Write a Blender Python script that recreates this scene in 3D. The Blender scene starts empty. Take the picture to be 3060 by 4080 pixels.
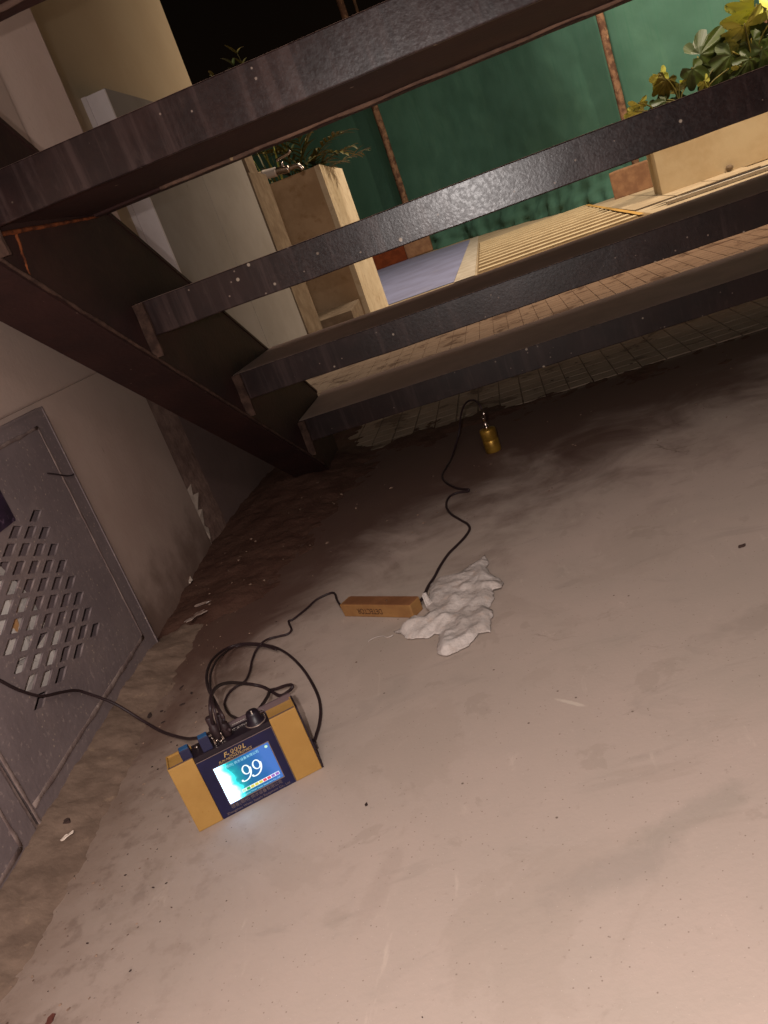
import bpy, bmesh, math, random
from mathutils import Vector, Matrix, noise
from mathutils.geometry import delaunay_2d_cdt
random.seed(7)
S = bpy.context.scene
COL = S.collection

# ------------------------------------------------------------------ camera, world, lights, exposure
fw = Vector((-0.21815, 0.92630, -0.30715)).normalized()
PITCH, ROLL, YAW = .3122, -.3567, .2313
cy, sy = math.cos(YAW), math.sin(YAW)
fw = Vector((-sy*math.cos(PITCH), cy*math.cos(PITCH), -math.sin(PITCH)))
rt0 = Vector((cy, sy, 0)); up0 = rt0.cross(fw)
RT = math.cos(ROLL)*rt0 + math.sin(ROLL)*up0
UP = -math.sin(ROLL)*rt0 + math.cos(ROLL)*up0
CAM = Vector((0, 0, .4831))
cd = bpy.data.cameras.new('camera'); cam = bpy.data.objects.new('camera', cd); COL.objects.link(cam)
cd.sensor_fit = 'VERTICAL'; cd.sensor_height = 36; cd.sensor_width = 27
cd.lens = 36*3265.3/4080
cd.clip_start = .02; cd.clip_end = 300
M = Matrix((RT, UP, -fw)).transposed().to_4x4(); M.translation = CAM
cam.matrix_world = M
S.camera = cam

W = bpy.data.worlds.new('World'); S.world = W; W.use_nodes = True
wn = W.node_tree; wn.nodes.clear()
sky = wn.nodes.new('ShaderNodeTexSky'); sky.sky_type = 'NISHITA'; sky.sun_disc = False
sky.sun_elevation = math.radians(2); sky.sun_rotation = math.radians(200)
tint = wn.nodes.new('ShaderNodeMix'); tint.data_type = 'RGBA'; tint.blend_type = 'MULTIPLY'
tint.inputs[0].default_value = 1; tint.inputs[7].default_value = (1, .50, .36, 1)
bg = wn.nodes.new('ShaderNodeBackground'); bg.inputs[1].default_value = .0018
wo = wn.nodes.new('ShaderNodeOutputWorld')
wn.links.new(sky.outputs[0], tint.inputs[6]); wn.links.new(tint.outputs[2], bg.inputs[0]); wn.links.new(bg.outputs[0], wo.inputs[0])

def lamp(name, kind, loc, energy, color, **k):
    d = bpy.data.lights.new(name, kind); d.energy = energy; d.color = color
    for a, b in k.items(): setattr(d, a, b)
    o = bpy.data.objects.new(name, d); COL.objects.link(o); o.location = loc
    return o
def aim(o, t):
    o.rotation_euler = (Vector(t) - o.location).to_track_quat('-Z', 'Y').to_euler()
# the moon (night): one very weak sun lamp in the direction of the sky's sun
sun = lamp('sun', 'SUN', (0, 0, 5), .004, (1, .9, .8), angle=math.radians(2))
sun.rotation_euler = (math.radians(60), 0, math.radians(20))
# the phone's flash beside its lens
flash = lamp('phone_flash', 'SPOT', CAM - RT*.042 + UP*.014, 17, (1, .92, .88), shadow_soft_size=.003, spot_size=math.radians(150), spot_blend=.6)
aim(flash, flash.location + fw - UP*.10 - RT*.10)
# unseen fill lamp added behind the camera to even out the floor light
rear_fill = lamp('added_fill_lamp', 'AREA', (.5, -1.8, 2.6), 52, (1, .87, .80), shape='DISK', size=1.1)
aim(rear_fill, (-.2, 1.0, 0))
# street lamp over the planters
street = lamp('street_lamp', 'SPOT', (2.9, 5.75, 2.9), 330, (1, .82, .60), shadow_soft_size=.04, spot_size=math.radians(125), spot_blend=.6)
aim(street, (.1, 7.5, .3))
over = lamp('added_yard_fill', 'SPOT', (.8, 6.5, 4.8), 760, (1, .84, .68), shadow_soft_size=.4, spot_size=math.radians(128), spot_blend=1.0)  # unseen lamp added to brighten the fence and the yard surfaces
aim(over, (.2, 7.9, 0))
yard = lamp('yard_lamp', 'SPOT', (1.7, 4.5, 3.0), 230, (1, .60, .34), shadow_soft_size=.06, spot_size=math.radians(56), spot_blend=.9)
aim(yard, (.95, 3.95, 0))

S.view_settings.view_transform = 'Standard'; S.view_settings.look = 'None'
S.view_settings.exposure = .12; S.view_settings.gamma = 1; S.view_settings.use_curve_mapping = False
S.render.engine = 'CYCLES'

# ------------------------------------------------------------------ materials
def srgb(r, g, b):
    f = lambda c: ((c/255)/12.92 if c/255 <= .04045 else ((c/255+.055)/1.055)**2.4)
    return (f(r), f(g), f(b), 1)
class Mat:
    def __init__(s, name, c1, c2=None, scale=6, rough=.7, metal=0, bump=0, bscale=80, spec=.4, detail=6, stretch=(1, 1, 1), lo=.35, hi=.65, dist=0.):
        s.m = bpy.data.materials.new(name); s.m.use_nodes = True
        s.t = s.m.node_tree; s.N = s.t.nodes; s.L = s.t.links
        s.b = s.N['Principled BSDF']
        s.b.inputs['Roughness'].default_value = rough; s.b.inputs['Metallic'].default_value = metal
        s.b.inputs['Specular IOR Level'].default_value = spec
        s.geo = s.N.new('ShaderNodeNewGeometry')
        s.col = None; s.c1 = c1
        if c2 is not None:
            f = s.noise(scale, detail, stretch, lo, hi, dist)
            s.col = s.mix(f, c1, c2)
            s.L.new(s.col, s.b.inputs['Base Color'])
        else: s.b.inputs['Base Color'].default_value = c1
        s.h = None
        if bump: s.addbump(bscale, bump)
    def vec(s, stretch=(1, 1, 1)):
        v = s.N.new('ShaderNodeVectorMath'); v.operation = 'MULTIPLY'; v.inputs[1].default_value = stretch
        s.L.new(s.geo.outputs['Position'], v.inputs[0]); return v.outputs[0]
    def noise(s, scale, detail=6, stretch=(1, 1, 1), lo=.35, hi=.65, dist=0.):
        n = s.N.new('ShaderNodeTexNoise'); n.inputs['Scale'].default_value = scale; n.inputs['Detail'].default_value = detail
        n.inputs['Distortion'].default_value = dist
        n.inputs['Roughness'].default_value = .62
        s.L.new(s.vec(stretch), n.inputs['Vector'])
        return s.ramp(n.outputs[0], lo, hi)
    def ramp(s, x, lo, hi, a=0, b=1):
        r = s.N.new('ShaderNodeMapRange'); r.interpolation_type = 'SMOOTHSTEP'
        for i, v in enumerate((lo, hi, a, b)): r.inputs[i+1].default_value = v
        s.L.new(x, r.inputs[0]); return r.outputs[0]
    def mix(s, f, a, b, blend='MIX'):
        m = s.N.new('ShaderNodeMix'); m.data_type = 'RGBA'; m.blend_type = blend
        if isinstance(f, (int, float)): m.inputs[0].default_value = f
        else: s.L.new(f, m.inputs[0])
        for i, c in ((6, a), (7, b)):
            if isinstance(c, tuple): m.inputs[i].default_value = c
            else: s.L.new(c, m.inputs[i])
        return m.outputs[2]
    def math(s, op, a, b=None):
        m = s.N.new('ShaderNodeMath'); m.operation = op
        for i, c in ((0, a), (1, b)):
            if c is None: continue
            if isinstance(c, (int, float)): m.inputs[i].default_value = c
            else: s.L.new(c, m.inputs[i])
        return m.outputs[0]
    def over(s, f, c, amt=1.):
        if amt != 1.: f = s.math('MULTIPLY', f, amt)
        s.col = s.mix(f, s.col if s.col is not None else s.c1, c)
        s.L.new(s.col, s.b.inputs['Base Color']); return s
    def specks(s, scale, c, size=.12, keep=.7, amt=1., stretch=(1, 1, 1)):
        v = s.N.new('ShaderNodeTexVoronoi'); v.inputs['Scale'].default_value = scale
        s.L.new(s.vec(stretch), v.inputs['Vector'])
        d = s.ramp(v.outputs['Distance'], size*.6, size, 1, 0)
        sp = s.N.new('ShaderNodeSeparateColor'); s.L.new(v.outputs['Color'], sp.inputs[0])
        k = s.math('GREATER_THAN', sp.outputs[0], keep)
        return s.over(s.math('MULTIPLY', d, k), c, amt)
    def streaks(s, scale, c, stretch, lo=.55, hi=.7, amt=.6):
        return s.over(s.noise(scale, 5, stretch, lo, hi), c, amt)
    def addbump(s, scale, strength, dist=.002, detail=6, stretch=(1, 1, 1)):
        n = s.N.new('ShaderNodeTexNoise'); n.inputs['Scale'].default_value = scale; n.inputs['Detail'].default_value = detail
        s.L.new(s.vec(stretch), n.inputs['Vector'])
        b = s.N.new('ShaderNodeBump'); b.inputs['Strength'].default_value = strength; b.inputs['Distance'].default_value = dist
        s.L.new(n.outputs[0], b.inputs['Height'])
        if s.h is not None: s.L.new(s.h, b.inputs['Normal'])
        s.h = b.outputs[0]; s.L.new(s.h, s.b.inputs['Normal']); return s
    def roughnoise(s, scale, a, b):
        s.L.new(s.ramp(s.noise(scale), 0, 1, a, b), s.b.inputs['Roughness']); return s
    def emit(s, c, k):
        s.b.inputs['Emission Color'].default_value = c; s.b.inputs['Emission Strength'].default_value = k; return s

def xyz(m):
    n = m.N.new('ShaderNodeSeparateXYZ'); m.L.new(m.geo.outputs['Position'], n.inputs[0]); return n.outputs

# concrete floor
fl = Mat('floor_concrete', srgb(176, 159, 147), srgb(190, 169, 157), 2.2, rough=.78, detail=8, lo=.3, hi=.7, spec=.25)
fl.over(fl.noise(1.1, 9, (1, 1.6, 1), .48, .72, .4), srgb(160, 150, 136), .55)
fl.over(fl.noise(7, 8, (.7, 1.7, 1), .56, .70, 1.2), srgb(132, 122, 112), .22)      # scuffed grey patches
fl.over(fl.noise(38, 6, (1, .35, 1), .62, .74, .6), srgb(215, 196, 180), .35)       # pale scratches
fl.over(fl.noise(150, 4, (1, 1, 1), .62, .8), srgb(110, 90, 78), .35)
fl.specks(60, srgb(84, 66, 56), .09, .93, .8).specks(210, srgb(104, 86, 74), .16, .80, .6).specks(330, srgb(214, 198, 184), .14, .86, .5)
fl.over(fl.noise(3.4, 10, (1, 1.3, 1), .53, .575, .9), srgb(160, 142, 128), .2)       # crisp-edged stains
fl.over(fl.noise(11, 9, (1, 1, 1), .595, .63, .4), srgb(146, 130, 116), .22)
vc = fl.N.new('ShaderNodeTexVoronoi'); vc.feature = 'DISTANCE_TO_EDGE'; vc.inputs['Scale'].default_value = 3.1
wv = fl.N.new('ShaderNodeVectorMath'); wv.operation = 'MULTIPLY_ADD'; wv.inputs[1].default_value = (.22, .22, 0)
nw = fl.N.new('ShaderNodeTexNoise'); nw.inputs['Scale'].default_value = 6; nw.inputs['Detail'].default_value = 8
fl.L.new(fl.geo.outputs['Position'], nw.inputs['Vector']); fl.L.new(nw.outputs['Color'], wv.inputs[0]); fl.L.new(fl.geo.outputs['Position'], wv.inputs[2]); fl.L.new(wv.outputs[0], vc.inputs['Vector'])
fl.over(fl.math('MULTIPLY', fl.ramp(vc.outputs['Distance'], 0, .006, 1, 0), fl.noise(2.1, 5, (1, 1, 1), .55, .62)), srgb(104, 88, 76), .55)  # hairline cracks
def patch(cx, cy, rx, ry, rot, c, amt, seed, soft=.25):      # a worn grey patch of its own ragged shape
    p0 = fl.N.new('ShaderNodeMapping'); p0.vector_type = 'TEXTURE'; p0.inputs['Location'].default_value = (cx, cy, 0); p0.inputs['Rotation'].default_value = (0, 0, rot); p0.inputs['Scale'].default_value = (rx, ry, 1)
    fl.L.new(fl.geo.outputs['Position'], p0.inputs['Vector'])
    ln = fl.N.new('ShaderNodeVectorMath'); ln.operation = 'LENGTH'; fl.L.new(p0.outputs[0], ln.inputs[0])
    d_ = fl.math('ADD', ln.outputs['Value'], fl.math('MULTIPLY', fl.math('SUBTRACT', fl.noise(26+seed, 9, (1, 1, 1), 0, 1, .5), .5), 1.5))
    fl.over(fl.ramp(d_, 1-soft, 1+soft, 1, 0), c, amt)
patch(-.045, .488, .046, .020, .3, srgb(134, 124, 115), .3, 0, .5)
patch(.02, .530, .05, .014, .4, srgb(140, 132, 120), .3, 3, .5)
patch(-.235, .52, .010, .045, -.35, srgb(150, 132, 120), .2, 5, .5)
patch(-.056, .71, .016, .003, -.7, srgb(220, 205, 188), .5, 11)
patch(.22, .80, .12, .03, .3, srgb(140, 126, 114), .35, 13, .5)
X = xyz(fl)
# soiled strip along the left wall; wide darkening also paints the flash falloff
e2 = fl.math('ADD', X[0], fl.math('MULTIPLY', fl.math('SUBTRACT', fl.noise(14, 7, (1, 1, 1), 0, 1), .5), .12))
fl.over(fl.ramp(e2, -.66, -.25, 1, 0), srgb(132, 110, 96), .6)
fl.over(fl.ramp(e2, -.62, -.50, 1, 0), srgb(128, 104, 88), .5)
fl.over(fl.math('MULTIPLY', fl.ramp(e2, -.56, -.30, 1, 0), fl.noise(40, 6, (1, 1, 1), .5, .65)), srgb(98, 76, 64), .35)
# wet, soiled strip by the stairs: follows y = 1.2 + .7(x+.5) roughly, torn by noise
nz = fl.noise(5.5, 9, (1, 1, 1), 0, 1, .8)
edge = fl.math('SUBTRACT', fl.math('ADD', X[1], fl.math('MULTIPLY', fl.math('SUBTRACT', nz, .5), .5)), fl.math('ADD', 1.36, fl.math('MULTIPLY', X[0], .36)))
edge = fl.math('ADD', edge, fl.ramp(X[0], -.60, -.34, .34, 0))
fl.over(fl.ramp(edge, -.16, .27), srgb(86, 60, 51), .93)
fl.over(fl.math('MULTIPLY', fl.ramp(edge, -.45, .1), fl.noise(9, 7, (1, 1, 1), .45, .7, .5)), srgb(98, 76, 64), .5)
fl.addbump(9, .07, .006).addbump(220, .22, .001)
FLOOR = fl.m

gm = Mat('far_ground', srgb(120, 104, 86), srgb(96, 84, 70), 3, rough=.9, bump=.3).m
mud = Mat('wet_mud', srgb(80, 55, 46), srgb(94, 68, 57), 18, rough=.8, bump=.7, bscale=160, spec=.12)
mud.over(mud.noise(60, 6, (1, 1, 1), .62, .72), srgb(128, 104, 88), .5); mud.addbump(45, .6, .006); MUD = mud.m
mor = Mat('cement_fillet', srgb(132, 110, 95), srgb(112, 92, 79), 22, rough=.9, bump=.6, bscale=140, spec=.15)
mor.over(mor.noise(45, 6, (1, 1, 1), .6, .72), srgb(160, 134, 110), .5); MORTAR = mor.m
pvt = Mat('paver_face', srgb(160, 140, 122), srgb(148, 128, 110), 9, rough=.82, bump=.4, bscale=120, spec=.2)
pvt.over(pvt.noise(9, 8, (1, 1, 1), .55, .62, .6), srgb(78, 54, 42), .6); pvt.specks(26, srgb(60, 40, 32), .16, .8, .9); PAVER = pvt.m
jnt = Mat('paver_joint', srgb(124, 104, 88), srgb(108, 90, 74), 20, rough=.95, bump=.3).m

pw = Mat('wall_plaster', srgb(200, 174, 160), srgb(190, 162, 148), 3, rough=.85, bump=.25, bscale=35, spec=.2)
pw.over(pw.noise(9, 8, (1, 1, 3), .55, .75), srgb(194, 172, 154), .35)
pw.over(pw.noise(80, 5, (1, 1, .3), .66, .76), srgb(104, 84, 72), .35); pw.addbump(140, .2, .001)
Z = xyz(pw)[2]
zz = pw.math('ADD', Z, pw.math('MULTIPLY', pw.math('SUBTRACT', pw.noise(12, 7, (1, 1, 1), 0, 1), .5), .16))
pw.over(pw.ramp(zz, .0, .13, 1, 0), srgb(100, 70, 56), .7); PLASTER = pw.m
ren = Mat('render_strip', srgb(150, 122, 110), srgb(126, 100, 90), 40, rough=.95, bump=.9, bscale=120, spec=.1)
ren.over(ren.noise(70, 5, (1, 1, .5), .6, .7), srgb(96, 76, 64), .5); RENDER = ren.m
peel = Mat('peeled_paint', srgb(205, 184, 168), srgb(180, 160, 146), 30, rough=.8, bump=.5).m
w2m = Mat('wall_grey', srgb(120, 98, 92), srgb(106, 86, 80), 3, rough=.85, bump=.25, bscale=60, spec=.2)
w2m.over(w2m.noise(60, 5, (1, 1, .25), .66, .76), srgb(84, 66, 60), .4); W2M = w2m.m
tan = Mat('tan_wall_paint', srgb(200, 180, 150), srgb(192, 170, 140), 1.6, rough=.8, bump=.2, bscale=40, spec=.2).m
wht = Mat('white_board', srgb(232, 220, 218), srgb(222, 208, 204), 5, rough=.7, bump=.15, bscale=60, spec=.25)
wht.over(wht.noise(60, 5, (1, 1, .3), .67, .75), srgb(110, 90, 76), .5); WHITE = wht.m
pan = Mat('cladding_panel', srgb(158, 150, 144), srgb(149, 141, 134), 4, rough=.75, bump=.15, bscale=60, spec=.25)
pan.over(pan.noise(45, 6, (1, 1, .3), .66, .74), srgb(100, 78, 60), .6); PANEL = pan.m
con = Mat('rough_concrete', srgb(136, 118, 98), srgb(116, 98, 80), 14, rough=.92, bump=.7, bscale=90, spec=.15)
con.over(con.noise(18, 8, (1, 1, .5), .55, .75), srgb(120, 96, 74), .5); CONC = con.m
plc = Mat('planter_concrete', srgb(224, 206, 176), srgb(210, 190, 158), 4, rough=.9, bump=.5, bscale=70, spec=.15)
plc.streaks(9, srgb(150, 120, 76), (1, 1, .10), .60, .72, .6).over(plc.noise(20, 6, (1, 1, 1), .5, .72), srgb(160, 124, 78), .4); PLANT1 = plc.m
plb = Mat('planter_brown_side', srgb(192, 162, 128), srgb(172, 142, 108), 5, rough=.92, bump=.5, bscale=70, spec=.12)  # browner base than the cream side, with random brown blotches
plb.over(plb.noise(12, 8, (1, 1, 1), .55, .7), srgb(150, 116, 76), .6); PLANT1B = plb.m
pl2m = Mat('planter_render', srgb(206, 186, 152), srgb(192, 168, 132), 3, rough=.9, bump=.3, bscale=60, spec=.15); PLANT2 = pl2m.m
slab = Mat('slab_tile', srgb(190, 170, 140), srgb(172, 152, 124), 4, rough=.85, bump=.4, bscale=60, spec=.2)
slab.over(slab.noise(7, 8, (1, 1, 1), .6, .7), srgb(110, 90, 66), .6); SLAB = slab.m
ribm = Mat('rib_cream', srgb(214, 194, 156), srgb(200, 178, 140), 6, rough=.85, bump=.3).m
ribb = Mat('rib_bed', srgb(146, 120, 86), srgb(130, 106, 74), 6, rough=.9, bump=.4).m
blue = Mat('blue_patch', srgb(150, 152, 184), srgb(138, 138, 166), 2.5, rough=.6, bump=.2, spec=.3)
blue.over(blue.noise(4, 8, (1, 1, 1), .6, .75), srgb(150, 146, 150), .5); BLUE = blue.m
wline = Mat('white_line', srgb(200, 188, 170), srgb(180, 166, 146), 8, rough=.8).m
yline = Mat('ochre_line', srgb(206, 160, 84), srgb(186, 144, 76), 8, rough=.8).m
drk = Mat('drain_dark', srgb(40, 28, 22), srgb(28, 20, 16), 8, rough=.9).m
brick = Mat('brick_block', srgb(160, 122, 92), srgb(138, 102, 78), 12, rough=.9, bump=.8, bscale=30, spec=.15).m
brickd = Mat('brick_block_red', srgb(126, 62, 34), srgb(104, 50, 28), 12, rough=.9, bump=.8, bscale=30, spec=.15).m

st = Mat('stair_paint', srgb(48, 31, 29), srgb(34, 22, 22), 14, rough=.33, bump=.07, bscale=300, spec=.55)
st.streaks(75, srgb(92, 74, 72), (1, 1, .16), .52, .78, .3)
st.over(st.noise(45, 7, (1, 1, .6), .58, .78), srgb(104, 86, 80), .25)
st.specks(42, srgb(205, 188, 168), .13, .88, .85).specks(95, srgb(170, 150, 136), .16, .86, .7)
st.specks(33, srgb(34, 24, 24), .17, .86, .8)
XS = xyz(st)
st.over(st.math('MULTIPLY', st.noise(60, 6, (1, 1, .045), .50, .66), st.ramp(XS[0], -.15, .12, 1, .12)), srgb(104, 84, 80), .26)
st.specks(30, srgb(176, 156, 138), .08, .84, .6)
st.roughnoise(200, .28, .34); st.addbump(190, .11, .0007); STAIR = st.m
ss = Mat('stringer_paint', srgb(66, 42, 38), srgb(54, 35, 33), 10, rough=.6, bump=.35, bscale=120, spec=.3)
ss.over(ss.noise(30, 6, (1, 1, 1), .62, .74), srgb(92, 66, 58), .3)
ss.specks(30, srgb(190, 165, 150), .09, .93, .8).specks(75, srgb(150, 124, 110), .12, .93, .6); STRING = ss.m
stt = Mat('tread_top_dust_lit', srgb(218, 186, 168), srgb(204, 172, 154), 8, rough=.7, bump=.3, bscale=120, spec=.3)  # dusty tops, paled further: light from above put into the colour
stt.specks(30, srgb(200, 176, 156), .09, .95, .8); TREADTOP = stt.m
weld = Mat('weld_dust', srgb(90, 68, 58), srgb(64, 47, 41), 60, rough=.9, bump=.9, bscale=160, spec=.15).m
rust = Mat('weld_rust', srgb(150, 84, 50), srgb(84, 48, 34), 50, rough=.95, bump=.9, bscale=160, spec=.1).m
lip = Mat('dusty_lip', srgb(134, 104, 86), srgb(96, 74, 64), 22, rough=.85, bump=.7, bscale=100, spec=.2)
lip.specks(50, srgb(190, 160, 120), .15, .85, .8); LIP = lip.m

dr = Mat('cabinet_paint', srgb(138, 122, 121), srgb(124, 109, 109), 7, rough=.62, bump=.3, bscale=120, spec=.35)
dr.over(dr.noise(5, 7, (1, 1, 1), .5, .7), srgb(148, 128, 120), .5)
dr.over(dr.noise(140, 4, (1, 1, 1), .58, .70), srgb(180, 160, 152), .5)
dr.specks(130, srgb(186, 166, 148), .2, .78, .8).specks(55, srgb(200, 180, 160), .09, .9, .9)
DOOR = dr.m
seam = Mat('cabinet_seam', srgb(150, 130, 122), srgb(116, 96, 92), 30, rough=.85, bump=.6, bscale=150)
seam.specks(80, srgb(190, 170, 160), .2, .8, .7); SEAM = seam.m
bkp = Mat('cabinet_back', srgb(156, 134, 134), srgb(140, 120, 120), 9, rough=.8, bump=.2).m
stk = Mat('dark_sticker', srgb(58, 40, 62), srgb(40, 28, 44), 40, rough=.5)
stk.over(stk.noise(70, 6, (1, 1, 1), .58, .66, 1.), srgb(130, 104, 128), .55); STICK = stk.m
pap = Mat('wrapper_white', srgb(244, 234, 226), srgb(232, 218, 208), 14, rough=.6, bump=.3, bscale=60, spec=.3)
pap.over(pap.noise(26, 2, (1, 1, 1), .64, .67), srgb(206, 140, 60), .85).over(pap.noise(34, 3, (1, 2, 1), .66, .69, .5), srgb(60, 46, 60), .7)
PAPER = pap.m

yel = Mat('mustard_paint', srgb(170, 130, 70), srgb(160, 120, 62), 20, rough=.5, bump=.12, bscale=400, spec=.35)
yel.specks(200, srgb(150, 100, 40), .15, .95, .5); YEL = yel.m
blk = Mat('black_plastic', srgb(36, 26, 34), srgb(28, 20, 28), 30, rough=.45, spec=.4).m
nav = Mat('navy_panel', srgb(28, 28, 64), srgb(24, 23, 52), 20, rough=.35, spec=.4).m
gold = Mat('gold_print', srgb(200, 168, 110), rough=.4, metal=.3).m
goldd = Mat('dim_print', srgb(112, 96, 96), rough=.5).m
rim = Mat('screen_rim', srgb(150, 130, 120), rough=.4, metal=.5).m
btn = Mat('blue_button', srgb(40, 84, 128), rough=.5).m
btns = Mat('button_side', srgb(34, 34, 62), rough=.5).m
steel = Mat('bright_steel', srgb(200, 185, 175), rough=.25, metal=1).m
grey = Mat('grey_guard_and_shade', srgb(96, 78, 80), rough=.5).m
rub = Mat('black_rubber', srgb(50, 34, 36), srgb(42, 28, 30), 30, rough=.55, spec=.4).m
brs = Mat('brass', srgb(190, 148, 62), srgb(150, 112, 44), 40, rough=.38, metal=.6, bump=.1, bscale=200, spec=.5).m
mudy = Mat('ochre_plastic', srgb(154, 112, 66), srgb(140, 98, 58), 30, rough=.6, bump=.15, bscale=200).m
mudt = Mat('ochre_plastic_worn', srgb(138, 92, 60), srgb(120, 78, 50), 30, rough=.6, bump=.15, bscale=200).m
txtb = Mat('brown_print', srgb(70, 40, 28), rough=.7).m
rg = Mat('rag_cotton', srgb(206, 194, 187), srgb(174, 161, 153), 18, rough=.95, bump=.6, bscale=260, spec=.1)
rg.over(rg.noise(60, 6, (1, 1, 1), .55, .7), srgb(190, 166, 150), .5); rg.addbump(900, .4, .0006); rg.addbump(70, .8, .003, 9, (1, .4, 1)); RAG = rg.m
grn = Mat('green_netting', srgb(82, 122, 106), srgb(74, 112, 96), 1.4, rough=.75, bump=.35, bscale=5, spec=.2)
grn.over(grn.noise(2.4, 8, (1, 1, .6), .5, .72, .6), srgb(98, 138, 116), .3)
grn.over(grn.noise(40, 3, (1, 1, .05), .5, .75), srgb(62, 112, 92), .4); NET = grn.m
pol = Mat('mottled_pole', srgb(138, 104, 80), srgb(92, 64, 50), 9, rough=.8, bump=.7, bscale=40, lo=.45, hi=.58, spec=.25)
pol.over(pol.noise(30, 5, (1, 1, .4), .6, .68), srgb(200, 160, 120), .5); POLE = pol.m
tw = Mat('thin_pole', srgb(128, 96, 72), srgb(90, 66, 50), 20, rough=.8, bump=.5).m
lfy = Mat('leaf_yellow_lit', srgb(190, 190, 92), srgb(84, 104, 48), 16, rough=.5, spec=.4, lo=.58, hi=.68)  # lit copy of the leaf colour: lamp light put into the yellow
lfd = Mat('leaf_green_shaded', srgb(62, 74, 28), srgb(46, 58, 22), 9, rough=.45, spec=.45)  # shaded copy of the leaf colour: shade put into the dark green
lfp = Mat('leaf_olive', srgb(110, 98, 34), srgb(74, 70, 28), 12, rough=.55, spec=.35)
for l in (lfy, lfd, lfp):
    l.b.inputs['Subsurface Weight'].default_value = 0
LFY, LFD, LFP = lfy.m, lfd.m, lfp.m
pvc = Mat('pvc_pipe', srgb(176, 150, 120), srgb(160, 134, 104), 20, rough=.7).m
pvw = Mat('pvc_socket', srgb(206, 190, 176), rough=.6).m
soil = Mat('soil', srgb(52, 38, 26), srgb(38, 28, 20), 20, rough=.95, bump=.8).m
peb = Mat('grit', srgb(160, 132, 112), srgb(84, 62, 52), 90, rough=.9, bump=.4).m
flk = Mat('dark_flake', srgb(66, 48, 42), srgb(48, 34, 30), 30, rough=.9).m
chip = Mat('pale_chip', srgb(226, 206, 190), rough=.8).m
film = Mat('dull_film', srgb(168, 146, 134), srgb(110, 88, 78), 90, rough=.4).m
leafr = Mat('dead_leaf', srgb(96, 50, 40), srgb(76, 38, 32), 30, rough=.8).m

# screen: a display, gives off light; glare on its left painted into emission
sc = bpy.data.materials.new('lcd_picture_glare'); sc.use_nodes = True
t = sc.node_tree; pb = t.nodes['Principled BSDF']; pb.inputs['Roughness'].default_value = .25
pb.inputs['Base Color'].default_value = (.01, .02, .04, 1)
tc = t.nodes.new('ShaderNodeTexCoord'); sp = t.nodes.new('ShaderNodeSeparateXYZ'); t.links.new(tc.outputs['Generated'], sp.inputs[0])
nn = t.nodes.new('ShaderNodeTexNoise'); nn.inputs['Scale'].default_value = 5; t.links.new(tc.outputs['Generated'], nn.inputs['Vector'])
ad = t.nodes.new('ShaderNodeMath'); ad.operation = 'MULTIPLY_ADD'; ad.inputs[1].default_value = .18
t.links.new(nn.outputs[0], ad.inputs[0]); t.links.new(sp.outputs[0], ad.inputs[2])
a3 = t.nodes.new('ShaderNodeMath'); a3.operation = 'MULTIPLY_ADD'; a3.inputs[1].default_value = .10
t.links.new(sp.outputs[1], a3.inputs[0]); t.links.new(ad.outputs[0], a3.inputs[2])
cr = t.nodes.new('ShaderNodeValToRGB'); t.links.new(a3.outputs[0], cr.inputs[0])
els = [(0, (.36, .48, 1, 1)), (.26, (.32, .60, 1, 1)), (.36, (.03, .62, .62, 1)), (.46, (.0, .30, .36, 1)), (.60, (.0, .14, .31, 1)), (.85, (.01, .12, .38, 1)), (1, (.05, .16, .50, 1))]
while len(cr.color_ramp.elements) < len(els): cr.color_ramp.elements.new(.5)
for e_, (p_, c_) in zip(cr.color_ramp.elements, els): e_.position = p_; e_.color = c_
t.links.new(cr.outputs[0], pb.inputs['Emission Color']); mr = t.nodes.new('ShaderNodeMapRange')
for i_, v_ in enumerate((.2, .42, 9.0, 1.0)): mr.inputs[i_+1].default_value = v_
t.links.new(a3.outputs[0], mr.inputs[0]); t.links.new(mr.outputs[0], pb.inputs['Emission Strength'])
def lit(name, c, k=1.): return Mat(name, (.02, .02, .02, 1), rough=.4).emit(c, k).m
LW = lit('lcd_white', (.9, 1, 1, 1), 1.1); LG = lit('lcd_green', (.0, .4, .08, 1)); LY = lit('lcd_yellow', (.7, .6, .08, 1))
LR = lit('lcd_red', (.75, .05, .12, 1)); LP = lit('lcd_purple', (.3, .12, .5, 1)); LT = lit('lcd_text', (.35, .8, .95, 1), .8)
LGR = lit('lcd_pale', (.55, .85, .6, 1))

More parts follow.
